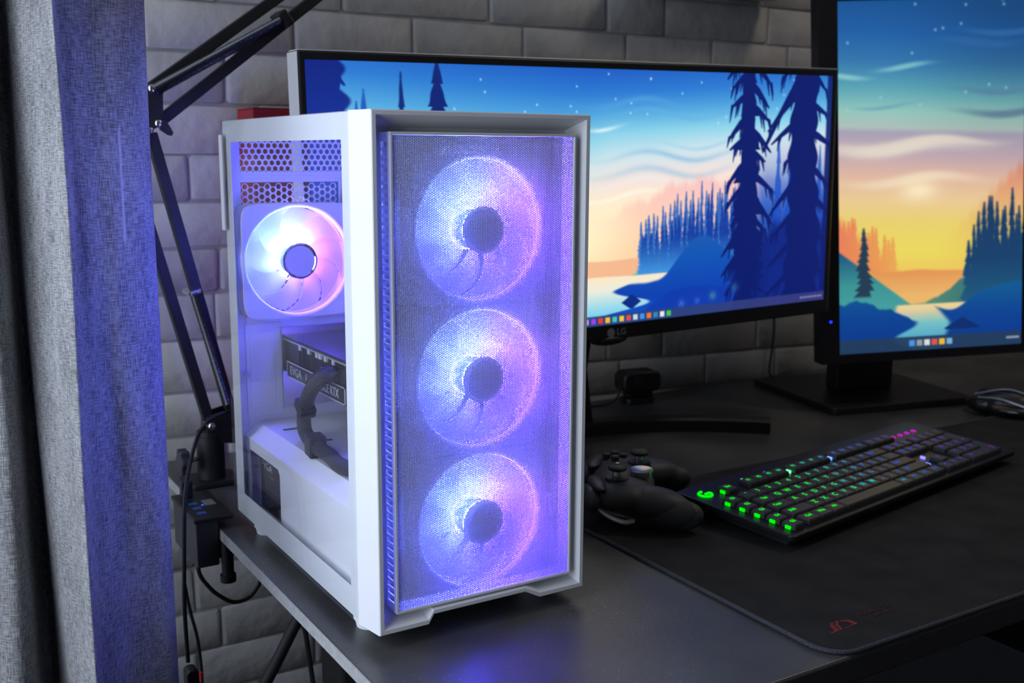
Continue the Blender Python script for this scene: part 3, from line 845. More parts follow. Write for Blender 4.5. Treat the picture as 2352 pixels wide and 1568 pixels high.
def paint_tall(W, H):
    asp = .563
    u = (np.arange(W)+.5)/W; v = (np.arange(H)+.5)/H
    U, Vv = np.meshgrid(u, v); X = U*asp
    img = ramp(Vv-.03*U, [(0, rgb(22, 84, 150)), (.08, rgb(30, 96, 168)), (.16, rgb(52, 120, 176)), (.24, rgb(96, 170, 186)), (.30, rgb(150, 202, 192)), (.345, rgb(176, 196, 190)),
                          (.36, rgb(172, 164, 186)), (.42, rgb(196, 172, 182)), (.48, rgb(228, 186, 166)), (.55, rgb(240, 206, 152)), (.62, rgb(238, 214, 112)), (.70, rgb(240, 222, 96)), (.75, rgb(242, 206, 96))])
    img = img*(1-.16*sm(U, .2, 1.0)*(1-sm(Vv, .1, .6)))[..., None]
    for (cx, cy, lx, ly, col, s) in ((.30, .41, .40, .022, rgb(232, 222, 206), .95), (.55, .40, .30, .012, rgb(226, 216, 202), .8), (.40, .505, .34, .016, rgb(246, 226, 196), .8), (.35, .185, .14, .008, rgb(128, 196, 206), .9),
                                     (.04, .205, .12, .008, rgb(140, 204, 210), .9), (.86, .255, .24, .010, rgb(86, 130, 160), .8), (.92, .318, .26, .012, rgb(88, 118, 146), .85), (.25, .29, .16, .006, rgb(100, 162, 184), .6),
                                     (.75, .12, .25, .012, rgb(46, 104, 170), .6), (.9, .09, .25, .010, rgb(50, 112, 176), .6)):
        d = ((U-cx)/lx)**2+((Vv-cy-.01*np.sin(U*9))/ly)**2; img = over(img, col, s*np.exp(-d**1.5))
    img = over(img, rgb(255, 240, 200), .9*np.exp(-(((U-.43)/.10)**2+((Vv-.535)/.030)**2)))
    r = np.random.default_rng(5)
    for k in range(16):
        sx_, sy_ = r.uniform(0, 1), r.uniform(0, .3); d = np.hypot((U-sx_)*asp, Vv-sy_)
        img = over(img, rgb(170, 206, 230), .7*np.exp(-(d/.004)**2))
    # hazy orange slopes with faint trees
    right = sm(Vv-(.47+.30*np.clip((.98-U)/.6, 0, 1)+.006*wave(U*60, 3)), -.02, .03)
    img = over(img, ramp(Vv, [(.46, rgb(216, 120, 104)), (.56, rgb(232, 164, 110)), (.68, rgb(238, 196, 96))]), .75*right*sm(U, .45, .9))
    M = np.zeros_like(U)
    for k in range(16):
        x = r.uniform(0, .36); M = np.maximum(M, spruce(X, Vv, x*asp, .57+.28*x+r.uniform(0, .04), .86, .028, 600+k))
    img = over(img, ramp(U, [(0, rgb(236, 108, 90)), (.25, rgb(238, 148, 84)), (.4, rgb(240, 190, 90))]), .8*np.maximum(M, sm(Vv-(.60+.5*U), -.02, .04)*(U < .4)))
    img = over(img, ramp(Vv, [(.72, rgb(226, 132, 70)), (.84, rgb(240, 186, 110))]), hill(U, Vv, .760+.02*np.abs(U-.45), .010, 13))
    # slopes
    img = over(img, ramp(Vv, [(.70, rgb(30, 84, 130)), (.80, rgb(60, 150, 150)), (.86, rgb(70, 160, 160))]), sm(Vv-(.70+.42*U), -.004, .006)*(U < .5))
    img = over(img, ramp(U, [(.3, rgb(110, 160, 120)), (.7, rgb(60, 120, 120)), (1, rgb(24, 80, 120))]), sm(Vv-(.858-.18*sm(U, .45, 1.0)+.004*wave(U*8, 71)), -.004, .006)*sm(U, .30, .40))
    # forest on the right
    M = np.zeros_like(U)
    for k in range(13):
        x = .70+.30*(k+.6*r.random())/12
        M = np.maximum(M, spruce(X, Vv, x*asp, .70-.17*min(1, (x-.69)/.10)*r.uniform(.4, 1), .92, r.uniform(.022, .034), 700+k))
    img = over(img, ramp(Vv, [(.5, rgb(24, 56, 96)), (.74, rgb(22, 66, 112)), (.86, rgb(30, 92, 128))]), M)
    img = over(img, rgb(36, 62, 84), spruce(X, Vv, .135*asp, .635, .84, .03, 777))
    # lake, banks, rocks
    img = over(img, ramp(Vv, [(.85, rgb(246, 226, 150)), (.88, rgb(236, 208, 160)), (.92, rgb(120, 196, 200)), (1, rgb(52, 150, 204))]),
               sm(Vv-.865, -.003, .003)*sm(.30-np.abs(U-.55)*(1.25-2.2*(Vv-.87)), -.02, .02))
    blue = ramp(Vv, [(.82, rgb(14, 92, 150)), (.90, rgb(8, 68, 150)), (1, rgb(8, 54, 140))])
    img = over(img, blue, sm(Vv-(.846+.05*np.clip(U/.4, 0, 1)+.010*wave(U*6, 81)), -.004, .004)*sm(.36-U+.06*np.sin(Vv*70), -.02, .02))
    img = over(img, blue, sm(Vv-(.862-.05*sm(U, .5, 1)+.03*np.exp(-((U-.62)/.1)**2)), -.004, .004)*sm(U-.52-1.6*np.clip(Vv-.87, 0, .05)+.7*np.clip(Vv-.93, 0, .1), -.02, .02))
    img = over(img, rgb(10, 46, 112), sm(.10-np.abs(U-.67)-np.abs(Vv-.940)*3.2, -.01, .01)*(Vv < .943))
    img = over(img, rgb(34, 60, 92), .93*sm(Vv, .958, .960))
    for k, c in enumerate((rgb(80, 150, 230), rgb(150, 160, 170), rgb(225, 225, 225), rgb(220, 90, 80), rgb(245, 190, 50), rgb(120, 180, 220))):
        d = np.maximum(np.abs(U-(.395+.041*k))*asp, np.abs(Vv-.978)); img = over(img, c, sm(.0085-d, -.0015, .0015))
    for k in range(6):
        d = np.maximum(np.abs(U-(.92+.012*k))*asp, np.abs(Vv-.978)); img = over(img, rgb(210, 215, 225), .7*sm(.003-d, -.0015, .0015))
    return np.clip(img, 0, 1)

def screen_material(name, gain):
    m = bpy.data.materials.new(name); m.use_nodes = True
    nt = m.node_tree; N = nt.nodes; b = N['Principled BSDF']
    a = N.new('ShaderNodeAttribute'); a.attribute_name = 'picture'
    nt.links.new(a.outputs['Color'], b.inputs['Emission Color'])
    b.inputs['Emission Strength'].default_value = gain
    b.inputs['Base Color'].default_value = (.012, .012, .013, 1); b.inputs['Roughness'].default_value = .4
    m.cycles.emission_sampling = 'NONE'
    return m
def screen_mesh(name, img, x0, x1, z0, z1, y):
    """panel whose points each carry their own picture colour"""
    H, W = img.shape[:2]
    X, Zg = np.meshgrid(np.linspace(x0, x1, W), np.linspace(z1, z0, H))
    V = np.stack([X.ravel(), np.full(W*H, y), Zg.ravel()], 1)
    i = (np.arange(H-1)[:, None]*W+np.arange(W-1)[None]).ravel()
    Q = np.stack([i, i+W, i+W+1, i+1], 1)
    me = fast_mesh(name, V, Q)
    at = me.color_attributes.new('picture', 'FLOAT_COLOR', 'POINT')
    c = np.ones((W*H, 4), dtype=np.float32); c[:, :3] = lin(img).reshape(-1, 3)
    at.data.foreach_set('color', c.ravel())
    return me

# ------------------------------------------------------------------ ultrawide monitor
M_BEZEL = mat('bezel_black', (0.010, 0.010, 0.012), 0.38, var=0.1)
mon = tag(empty('ultrawide_monitor', (.4955, .385, 0)), 'ultrawide black monitor with silver edge standing behind the white case', 'monitor')
hw, hh = .4095, .1775
hous = MB().box(-hw, hw, 0, .026, -hh, hh).box(-.20, .20, .026, .055, -.12, .12)
housing = hous.build('housing', M_BEZEL, mon, loc=(0, -.015, .3340), bevel=.002)
housing.rotation_euler = (0, -.0185, 0)
MB().box(-hw-.0015, -hw, .001, .030, -hh+.001, hh-.001).box(-hw, hw, .001, .028, hh, hh+.0012).build('silver_trim', SILVER, housing, bevel=.0008)
MB().box(hw, hw+.0015, .001, .030, -hh+.001, hh-.001).build('side_trim', DARKG, housing)
img1 = paint_wide(860, 356)
place(screen_mesh('screen', img1, -.4025, .3985, -hh+.0205, hh-.0095, -.0004), 'screen', screen_material('wide_screen', 1.0), housing)
M_LOGO = mat('logo_grey', (0.30, 0.30, 0.31), 0.4, var=0.03)
FRONT = (PI/2, 0, 0)
MB().cyl((.0035, -.0003, -hh+.0095), (.0035, .0004, -hh+.0095), .0062, 24).build('logo_disc', M_LOGO, housing)
letters('LG', .0125, M_LOGO, housing, (.0205, -.0003, -hh+.0095), FRONT, 1.0, bold=.0001)
MB().ell((.006, .008, -hh-.001), (.030, .010, .0075)).build('control_stick', M_BEZEL, housing, smooth=60)
# curved foot and neck
def arcy(dx, y0): return y0-.117*(abs(dx)/.2665)**2.1
arc = []
for k in range(33):
    dx = -.272+.544*k/32
    s = -2.1*.117/.2665*(abs(dx)/.2665)**1.1*(1 if dx > 0 else -1)
    n = Vector((-s, 1)).normalized(); c = Vector((dx, arcy(dx, .460)-.385))
    arc.append([(c.x, c.y, .0), (c.x, c.y, .017), (c.x+n.x*.003, c.y+n.y*.003, .020), (c.x+n.x*.026, c.y+n.y*.026, .020), (c.x+n.x*.028, c.y+n.y*.028, .0)])
MB().loft(arc, True, True, True).build('stand_foot', BLACKP, mon, smooth=40)
MB().loft([[(-.05, .080, .012), (.05, .080, .012), (.05, .100, .012), (-.05, .100, .012)], [(-.03, .070, .10), (.03, .070, .10), (.03, .088, .10), (-.03, .088, .10)],
           [(-.03, .041, .24), (.03, .041, .24), (.03, .062, .24), (-.03, .062, .24)], [(-.03, .0415, .34), (.03, .0415, .34), (.03, .060, .34), (-.03, .060, .34)]], True, True, True).build('stand_neck', BLACKP, mon, smooth=30)

# ------------------------------------------------------------------ portrait monitor
mon2 = tag(empty('portrait_monitor', (1.09, .455, 0), (0, 0, math.radians(-12.4))), 'black monitor turned upright on a square foot behind the keyboard', 'monitor')
yw, tl, rl = math.radians(-24.88), math.radians(3.13), math.radians(2.487)
uu = Vector((math.cos(yw), math.sin(yw), 0)); nb = Vector((-math.sin(yw), math.cos(yw), 0))
vv = Vector((0, 0, 1))*math.cos(tl)+nb*math.sin(tl)
u2 = uu*math.cos(rl)+vv*math.sin(rl); v2 = vv*math.cos(rl)-uu*math.sin(rl); n2_ = v2.cross(u2)
Wm = Matrix((u2, n2_, v2)).transposed().to_4x4(); Wm.translation = Vector((.9517, .3803, .0926))
rootm = Matrix.Translation((1.09, .455, 0)) @ Matrix.Rotation(math.radians(-12.4), 4, 'Z')
sw, sh = .299, .531
h2 = MB().box(-.030, sw+.013, .001, .030, -.014, sh+.013).box(.07, .23, .030, .060, .12, .40)
housing2 = h2.build('housing', M_BEZEL, mon2, bevel=.002)
housing2.matrix_local = rootm.inverted() @ Wm
img2 = paint_tall(300, 532)
place(screen_mesh('screen', img2, 0, sw, 0, sh, .0004), 'screen', screen_material('tall_screen', .95), housing2)
bz = MB().box(-.030, -.0002, -.0015, .001, -.014, sh+.013).box(sw+.0002, sw+.013, -.0015, .001, -.014, sh+.013)
bz.box(-.0002, sw+.0002, -.0015, .001, -.014, -.0002).box(-.0002, sw+.0002, -.0015, .001, sh+.0002, sh+.013)
bz.build('bezel', M_BEZEL, housing2)
MB().cyl((-.0145, -.0022, .052), (-.0145, -.0014, .052), .0020, 12).build('power_light', emit('blue_led', (.01, .03, 1), 3.0), housing2)
MB().prism(rrect(-.135, .135, -.120, .120, .012), 'z', 0, .012).build('stand_foot', BLACKP, mon2, bevel=.002)
MB().box(-.055, .055, -.015, .020, .012, .34).build('stand_column', BLACKP, mon2, bevel=.004)
cN = rootm.inverted() @ (Wm @ Vector((.15, .060, .26)))
MB().bar((cN.x, cN.y, cN.z), (0, -.014, .30), .06, .05, side=(1, 0, 0)).build('stand_arm', BLACKP, mon2, bevel=.003)

# ------------------------------------------------------------------ desk mat
M_MAT = mat('mat_cloth', (0.019, 0.019, 0.020), 0.85, var=0.35, scale=25, bump=0.3, bscale=900, spec=0.25)
M_STITCH = mat('mat_stitching', (0.045, 0.048, 0.062), 0.8, var=0.4, scale=700, bump=0.6, bscale=900)
dm = tag(empty('desk_mat', (.305, -.1985, .0)), 'large black cloth desk mat with stitched edge under the keyboard', 'desk mat')
mw, md, mr_ = .92, .43, .028
MB().prism(rrect(.001, mw-.001, .001, md-.001, mr_), 'z', .0004, .0036).build('cloth', M_MAT, dm)
loop = [(p[0], p[1], .0024) for p in rrect(.0, mw, .0, md, mr_, 8)]
MB().tube(loop+[loop[0]], .0021, 8).build('stitched_edge', M_STITCH, dm, smooth=60)
M_RED = mat('worn_red_print', (0.20, 0.012, 0.016), 0.7, var=0.5, scale=300)
M_RED2 = mat('faded_red_print', (0.055, 0.012, 0.013), 0.8, var=0.6, scale=200)
def flat(name, polys, m, parent, z):
    mb = MB()
    for p in polys: mb.prism(p, 'z', z, z+.0003)
    return mb.build(name, m, parent)
lx, ly = .036, .033                 # emblem: slanted eye made of three blades
E1 = [(-.012, -.004), (.004, -.0025), (.0075, .010), (.012, .0165), (.008, .0165), (.003, .010), (.000, .000)]
E2 = [(.0055, -.0022), (.0085, -.002), (.012, .008), (.0185, .0165), (.0140, .0165), (.0085, .008)]
E3 = [(.0185, .0165), (.0280, .0120), (.0305, .0010), (.0275, -.0005), (.0120, -.0018), (.0120, -.0008), (.0250, .0012), (.0248, .0080), (.0200, .0140)]
flat('emblem', [[(lx+x*.95, ly+y*.75) for x, y in e] for e in (E1, E2, E3)], M_RED, dm, .0036)
for body, yy in (('REPUBLIC OF', .0105), ('GAMERS', .0035)):
    letters(body, .0066, M_RED2, dm, (lx+.062, ly+yy, .0039), (0, 0, 0), 1.1)

# ------------------------------------------------------------------ keyboard
KW, KD = .495, .155
kb = tag(empty('keyboard', (.4416, -.0195, .0040), (math.radians(3.6), 0, math.radians(9.5))), 'black low-profile keyboard with rainbow backlit keys on the mat', 'keyboard')
M_ALU = mat('brushed_black_aluminium', (0.022, 0.024, 0.027), 0.35, 0.5, var=0.25, scale=60, stretch=(1, 14, 1))
MB().prism(rrect(0, KW, 0, KD, .006), 'z', .0095, .0165).build('top_plate', M_ALU, kb, bevel=.0015)
MB().prism(rrect(.012, KW-.012, .012, KD-.008, .006), 'z', .0002, .0095).build('bottom_tray', BLACKP, kb)
for xx in (.05, KW-.09): MB().box(xx, xx+.04, KD-.022, KD-.012, -.0082, .0002).build('foot', BLACKR, kb)
M_KEY = mat('keycap_black', (0.046, 0.047, 0.052), 0.45, var=0.1)
def hue_at(x):
    st = [(0, (.0, 1, .0)), (.105, (.0, 1, .02)), (.16, (.0, .85, .25)), (.205, (.0, .60, .75)), (.26, (.02, .22, 1)), (.34, (.03, .10, 1)), (.40, (.16, .05, 1)), (.45, (.40, .03, .9)), (.50, (.7, .02, .7))]
    return tuple(float(np.interp(x, [s[0] for s in st], [s[1][c] for s in st])) for c in range(3))
HUES = [emit('key_light_%02d' % k, hue_at((k+.5)*KW/14), 1.15-.055*k) for k in range(14)]
U1 = .01915; KX0, KY0, KZ = .0405, .0085, .0168
def keycap_mesh(w):
    a, b, h, t = w*U1-.0022, U1-.0022, .0058, .0016
    base = [(0, 0, 0), (a, 0, 0), (a, b, 0), (0, b, 0)]
    mid_ = [(t*.3, t*.3, h*.7), (a-t*.3, t*.3, h*.7), (a-t*.3, b-t*.3, h*.7), (t*.3, b-t*.3, h*.7)]
    top = [(t, t, h), (a-t, t, h), (a-t, b-t, h), (t, b-t, h)]
    return MB().loft([base, mid_, top], True, True, True).mesh('keycap')
KM = {}; TM = {}
def key(x, y, w, legend, tall=1, sc=1.0):
    kk = (w, tall)
    if kk not in KM:
        KM[kk] = keycap_mesh(w)
        if tall != 1:
            for v_ in KM[kk].vertices:
                if v_.co.y > U1/2: v_.co.y += (tall-1)*U1
    o = place(KM[kk], 'keycap', M_KEY, kb, (x, y, KZ))
    if legend:
        hi = min(13, int((x+.008)/KW*14))
        tk = (legend, hi)
        if tk not in TM:
            TM[tk] = text_mesh(legend, .0092 if len(legend) == 1 else .0062, 0.0, bold=.00018); TM[tk].materials.append(HUES[hi])
        t = place(TM[tk], 'legend', None, o, ((w*U1-.0022)/2 if w < 1.6 else .010, (U1-.0022)*.56, .00592))
    return o
rows = [
 (0, [('Ctrl', 1.25), ('Win', 1.25), ('Alt', 1.25), ('', 6.25), ('Alt', 1.25), ('Fn', 1.25), ('Mn', 1.25), ('Ctrl', 1.25)]),
 (1, [('Shift', 2.25)]+[(c, 1) for c in 'ZXCVBNM,./']+[('Shift', 2.75)]),
 (2, [('Caps', 1.75)]+[(c, 1) for c in "ASDFGHJKL;'"]+[('Enter', 2.25)]),
 (3, [('Tab', 1.5)]+[(c, 1) for c in 'QWERTYUIOP[]']+[('\\', 1.5)]),
 (4, [(c, 1) for c in '`1234567890-=']+[('Back', 2)]),
]
for r, ks in rows:
    x = KX0
    for leg, w in ks:
        key(x, KY0+r*U1, w, leg); x += w*U1
FY = KY0+5*U1+.0075
x = KX0
for k, leg in enumerate(['Esc', None, 'F1', 'F2', 'F3', 'F4', None, 'F5', 'F6', 'F7', 'F8', None, 'F9', 'F10', 'F11', 'F12']):
    if leg is None: x += U1*(1.0 if k == 1 else .5); continue
    key(x, FY, 1, leg); x += U1
NX = KX0+15*U1+.0055
for r, ks in ((5.39, ['Prt', 'Scr', 'Brk']), (4, ['Ins', 'Hm', 'Pu']), (3, ['Del', 'End', 'Pd'])):
    for k, leg in enumerate(ks): key(NX+k*U1, KY0+r*U1, 1, leg)
key(NX+U1, KY0+U1, 1, '^')
for k, leg in enumerate('<v>'): key(NX+k*U1, KY0, 1, leg)
PX = NX+3*U1+.0055
for r, ks in ((4, 'N/*-'), (3, '789'), (2, '456'), (1, '123')):
    for k, leg in enumerate(ks): key(PX+k*U1, KY0+r*U1, 1, leg)
key(PX, KY0, 2, '0'); key(PX+2*U1, KY0, 1, '.')
key(PX+3*U1, KY0, 1, 'E', 2); key(PX+3*U1, KY0+2*U1, 1, '+', 2)
for k in range(5): key(.0150, KY0+k*U1, 1, 'G%d' % (5-k))
for k in range(4):                  # small round media lights
    MB().cyl((PX+.006+k*U1*.9, FY+.010, .0164), (PX+.006+k*U1*.9, FY+.010, .0180), .0034, 16).build('media_button', emit('media_magenta', (.75, .02, .75), .7), kb)
MB().cyl((KX0+.055, FY+.0235, .0164), (KX0+.055, FY+.0235, .0172), .0024, 12).build('mode_light', emit('pale_cyan_led', (.35, .75, .9), 1.0), kb)
MB().cyl((KX0+.098, FY+.0235, .0164), (KX0+.098, FY+.0235, .0172), .0024, 12).build('mode_light', emit('mode_blue_led', (.02, .25, 1), 1.0), kb)
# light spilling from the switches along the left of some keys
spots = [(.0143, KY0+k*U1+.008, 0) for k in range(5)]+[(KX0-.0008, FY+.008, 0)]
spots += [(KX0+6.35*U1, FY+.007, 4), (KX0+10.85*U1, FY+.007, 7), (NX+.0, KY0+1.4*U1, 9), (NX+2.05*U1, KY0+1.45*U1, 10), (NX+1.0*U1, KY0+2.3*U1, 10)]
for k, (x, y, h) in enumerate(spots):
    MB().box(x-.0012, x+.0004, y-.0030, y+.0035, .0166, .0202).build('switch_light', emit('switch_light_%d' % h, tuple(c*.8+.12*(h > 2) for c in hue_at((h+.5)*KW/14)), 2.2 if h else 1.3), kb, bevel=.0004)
# round letter-shaped emblem in the corner
gpts = [(.0055*math.cos(t)*1.1, .0055*math.sin(t)) for t in np.linspace(math.radians(75), math.radians(345), 20)]
gp = MB().tube([(p[0], p[1], .0171) for p in gpts], .0012, 6)
gp.tube([(.0000, .0002, .0171), (.0058, .0002, .0171), (.0060, -.0020, .0171)], .0012, 6)
g_o = gp.build('emblem', HUES[0], kb, loc=(.0200, KD-.0265, -.0052)); g_o.scale = (1.3, 1.3, 1.3)

# ------------------------------------------------------------------ game controller, its grips towards the keyboard
gc = tag(empty('game_controller', (.378, .170, .0036), (0, 0, math.radians(55))), 'black wireless game controller with metal disc pad beside the case', 'game controller')
M_GC = mat('controller_black', (0.034, 0.034, 0.037), 0.5, var=0.15, bump=0.1, bscale=900)
M_GCG = mat('controller_grip', (0.022, 0.022, 0.025), 0.6, var=0.2, bump=0.4, bscale=1200)
bd = MB()
bd.ell((0, .004, .032), (.062, .036, .019)).ell((-.042, .004, .032), (.034, .036, .019)).ell((.042, .004, .032), (.034, .036, .019))
for s in (-1, 1):
    bd.ell((s*.054, -.022, .027), (.024, .044, .019), rot=Matrix.Rotation(s*.30, 3, 'Z'))
    bd.ell((s*.064, -.054, .0185), (.0165, .026, .0165), rot=Matrix.Rotation(s*.25, 3, 'Z'))
body = bd.build('body', M_GC, gc); remesh(body, .0022, 8)
for s in (-1, 1):
    gr = MB().ell((s*.0625, -.038, .0205), (.0180, .038, .0180), rot=Matrix.Rotation(s*.27, 3, 'Z')).build('grip', M_GCG, gc, smooth=80)
    MB().ell((s*.047, .040, .030), (.023, .012, .014), rot=Matrix.Rotation(-s*.2, 3, 'Z')).build('trigger', mat('trigger_grey', (.07, .07, .075), .35, .3), gc, smooth=80)
    MB().ell((s*.042, .034, .044), (.026, .009, .005), rot=Matrix.Rotation(-s*.2, 3, 'Z')).build('bumper', DARKG, gc, smooth=80)
def stick(x, y):
    MB().cyl((x, y, .046), (x, y, .0515), .0135, 28, .0125).build('stick_well', BLACKP, gc, smooth=40)
    st = MB().cyl((x, y, .050), (x, y, .0590), .0055, 18).build('stick_post', CHROME, gc, smooth=40)
    MB().loft([[(x+r*math.cos(2*PI*k/28), y+r*math.sin(2*PI*k/28), z) for k in range(28)] for r, z in ((.0070, .0585), (.0100, .0600), (.0105, .0625), (.0090, .0640), (.0070, .0628), (.0020, .0622))], True, True, True).build('stick_cap', BLACKR, st, smooth=50)
stick(-.041, .012); stick(.021, -.015)
MB().loft([[(-.021+r*math.cos(2*PI*k/32), -.015+r*math.sin(2*PI*k/32), z) for k in range(32)] for r, z in ((.0120, .0480), (.0128, .0540), (.0120, .0552), (.0060, .0535), (.001, .0528))], True, True, True).build('disc_pad', mat('satin_metal', (.55, .55, .56), .28, .9, var=.03), gc, smooth=35)
for dx, dy in ((0, -.0095), (.0095, 0), (-.0095, 0), (0, .0095)):
    MB().cyl((.041+dx, .012+dy, .048), (.041+dx, .012+dy, .0545), .0046, 18).build('face_button', DARKG, gc, smooth=40, bevel=.0008)
for dx in (-.010, .010): MB().ell((dx, .010, .0508), (.0036, .0026, .002)).build('menu_button', SILVER, gc, smooth=60)
for x0, x1, y0, y1 in ((-.045, -.062, .036, .010), (-.030, -.042, .036, .006)):   # bright paddles curling under the near side
    MB().tube(spline([(x0, y0, .022), ((x0+x1)/2, (y0+y1)/2, .013), (x1, y1-.004, .0085), (x1+.002, y1-.016, .009)], 5), .0030, 8).build('paddle', SILVER, gc, smooth=60)

# ------------------------------------------------------------------ mouse at the far end of the mat
ms = tag(empty('mouse', (1.168, .232, .0036), (0, 0, math.radians(20))), 'dark mouse with glossy strips at the far end of the mat', 'mouse')
mb_ = MB().ell((0, -.006, .016), (.032, .060, .023)).ell((0, .030, .012), (.029, .034, .016)).ell((-.012, -.01, .010), (.028, .045, .012))
mo = mb_.build('body', mat('mouse_black', (.012, .012, .014), .3, coat=.3), ms); remesh(mo, .002, 6)
bpz = mo
MB().tube(spline([(-.031, -.030, .020), (-.031, .005, .027), (-.022, .040, .024)], 6), .0022, 8).build('side_strip', mat('gloss_strip', (.30, .33, .38), .15, .6), ms, smooth=60)
MB().tube(spline([(-.015, -.045, .032), (-.012, .000, .040), (-.010, .048, .026)], 6), .0016, 8).build('top_strip', mat('gloss_strip', (.30, .33, .38), .15, .6), ms, smooth=60)
MB().cyl((-.004, .036, .026), (.004, .036, .026), .010, 20).build('wheel', BLACKR, ms, smooth=40)

# ------------------------------------------------------------------ small rounded device by the wall
wc = tag(empty('desk_camera', (.727, .595, 0), (0, 0, math.radians(-8))), 'small rounded black device on the desk against the brick wall', 'device')
MB().prism(rrect(-.034, .034, .020, .054, .012, 6), 'y', -.018, .020).build('body', BLACKP, wc, smooth=40, bevel=.004)
MB().prism(rrect(-.026, .026, -.017, .020, .010, 6), 'z', .0, .010).build('foot', BLACKP, wc, bevel=.002)
MB().box(-.022, .024, -.010, .012, .010, .022).build('neck', BLACKP, wc, bevel=.003)
MB().cyl((-.008, -.0195, .037), (-.008, -.018, .037), .010, 24).build('lens', mat('lens_dark', (.02, .02, .03), .1), wc, smooth=40)
cb = tag(MB().tube(spline([(.694, .596, .030), (.680, .590, .012), (.660, .600, .0022), (.610, .615, .0022), (.56, .61, .0022)], 8), .0018, 8).build('device_cable', BLACKR, smooth=60),
         'thin black cable trailing from the small rounded device', 'cable')
tag(MB().tube(spline([px_y(1778, 730, .632), px_y(1776, 780, .633), px_y(1767, 845, .634), (1.055, .625, .004), (1.045, .600, .0022), (1.00, .58, .0022)], 8), .0022, 8).build('wall_cable', BLACKR, smooth=60),
    'thin black cable hanging down the brick wall between the monitors', 'cable')

# ------------------------------------------------------------------ red box behind the case
rb = tag(empty('red_box', (.099, .575, 0)), 'flat red box standing behind the white case against the wall', 'box')
M_REDB = mat('red_card', (0.33, 0.018, 0.022), 0.5, var=0.08)
MB().box(0, .145, 0, .064, .0, .4500).build('carton', M_REDB, rb, bevel=.001)
MB().box(.0, .145, .0, .064, .4501, .4520).build('lid', M_REDB, rb, bevel=.0006)

# ------------------------------------------------------------------ slim lamp bar high on the wall
lb = tag(empty('wall_lamp', (.90, .6445, .6505)), 'slim dark lamp bar with pale underside high on the brick wall', 'lamp')
MB().prism(rrect(-.20, .118, -.075, -.004, .018), 'z', .004, .022).build('housing', BLACKP, lb, bevel=.003)
MB().prism(rrect(-.19, .108, -.068, -.012, .014), 'z', .0, .004).build('diffuser', mat('frosted_diffuser', (.35, .40, .46), .4, var=.02), lb)
MB().box(-.06, .0, -.004, 0, .0, .05).build('bracket', BLACKM, lb)

# ------------------------------------------------------------------ microphone boom arm clamped to the back of the desk
YA = .520
def A(x, y, dy=0): return Vector(px_y(x, y, YA+dy))
arm = tag(empty('boom_arm', (.012, YA, 0)), 'black sprung boom arm clamped to the desk beside the curtain', 'boom arm')
off = Vector((.012, YA, 0))
def R(v): return Vector(v)-off
def part(mb, name, m=BLACKM, smooth=0, bevel=0.0, parent=None):
    mb.V = [tuple(Vector(v)-off) for v in mb.V]
    return mb.build(name, m, parent or arm, smooth=smooth, bevel=bevel)
px0 = .012
# clamp: flat plate on the desk, post and thumb screw
part(MB().prism(rrect(px0-.034, px0+.032, YA-.026, YA+.028, .012), 'z', .0, .0075), 'clamp_plate', BLACKM, bevel=.002)
part(MB().cyl((px0+.001, YA, .0075), (px0+.001, YA, .060), .0165, 28).cyl((px0+.001, YA, .060), (px0+.001, YA, .066), .0150, 28), 'post', BLACKM, smooth=40)
kn = part(MB().cyl((px0-.016, YA-.004, .034), (px0-.030, YA-.010, .034), .003, 10), 'screw_shaft', CHROME, smooth=40)
kv = []
for k in range(36):
    t = 2*PI*k/36; rr = .0145+.0022*math.cos(6*t); kv.append((rr*math.cos(t), rr*math.sin(t)))
part(MB().prism([(YA-.010+a, .034+b) for a, b in kv], 'x', px0-.040, px0-.029), 'thumb_knob', DARKG, bevel=.0015)
# yoke
yk = [R(A(470, 955)), R(A(483, 985)), R(A(545, 985)), R(A(545, 925)), R(A(525, 935))]
yo = [(A(468, 952).x, A(468, 952).z), (A(470, 1010).x, A(470, 1010).z), (A(545, 1012).x, A(545, 1012).z), (A(548, 930).x, A(548, 930).z), (A(520, 935).x, A(520, 935).z)]
part(MB().prism(yo, 'y', YA-.014, YA-.011).prism(yo, 'y', YA+.011, YA+.014), 'yoke', BLACKM, bevel=.0006)
def bolt(p, r=.0042, parent=None):
    p = Vector(p)
    b_ = MB().cyl((p.x, p.y-.0175, p.z), (p.x, p.y+.0150, p.z), r, 18).ell((p.x, p.y-.0175, p.z), (r*1.1, .003, r*1.1), 16, 8)
    return part(b_, 'bolt', CHROME, smooth=50)
bolt(A(478, 972), .0045)
bw = .0125
aL0, aL1 = A(479, 966), A(262, 262)          # hidden upper end lies behind the curtain
part(MB().bar(aL0, aL1, bw, bw, (0, 1, 0)), 'lower_tube', BLACKM, bevel=.001)
bL0, bL1 = A(528, 938), A(346, 306)
part(MB().bar(bL0, bL1, bw, bw, (0, 1, 0)), 'lower_tube', BLACKM, bevel=.001)
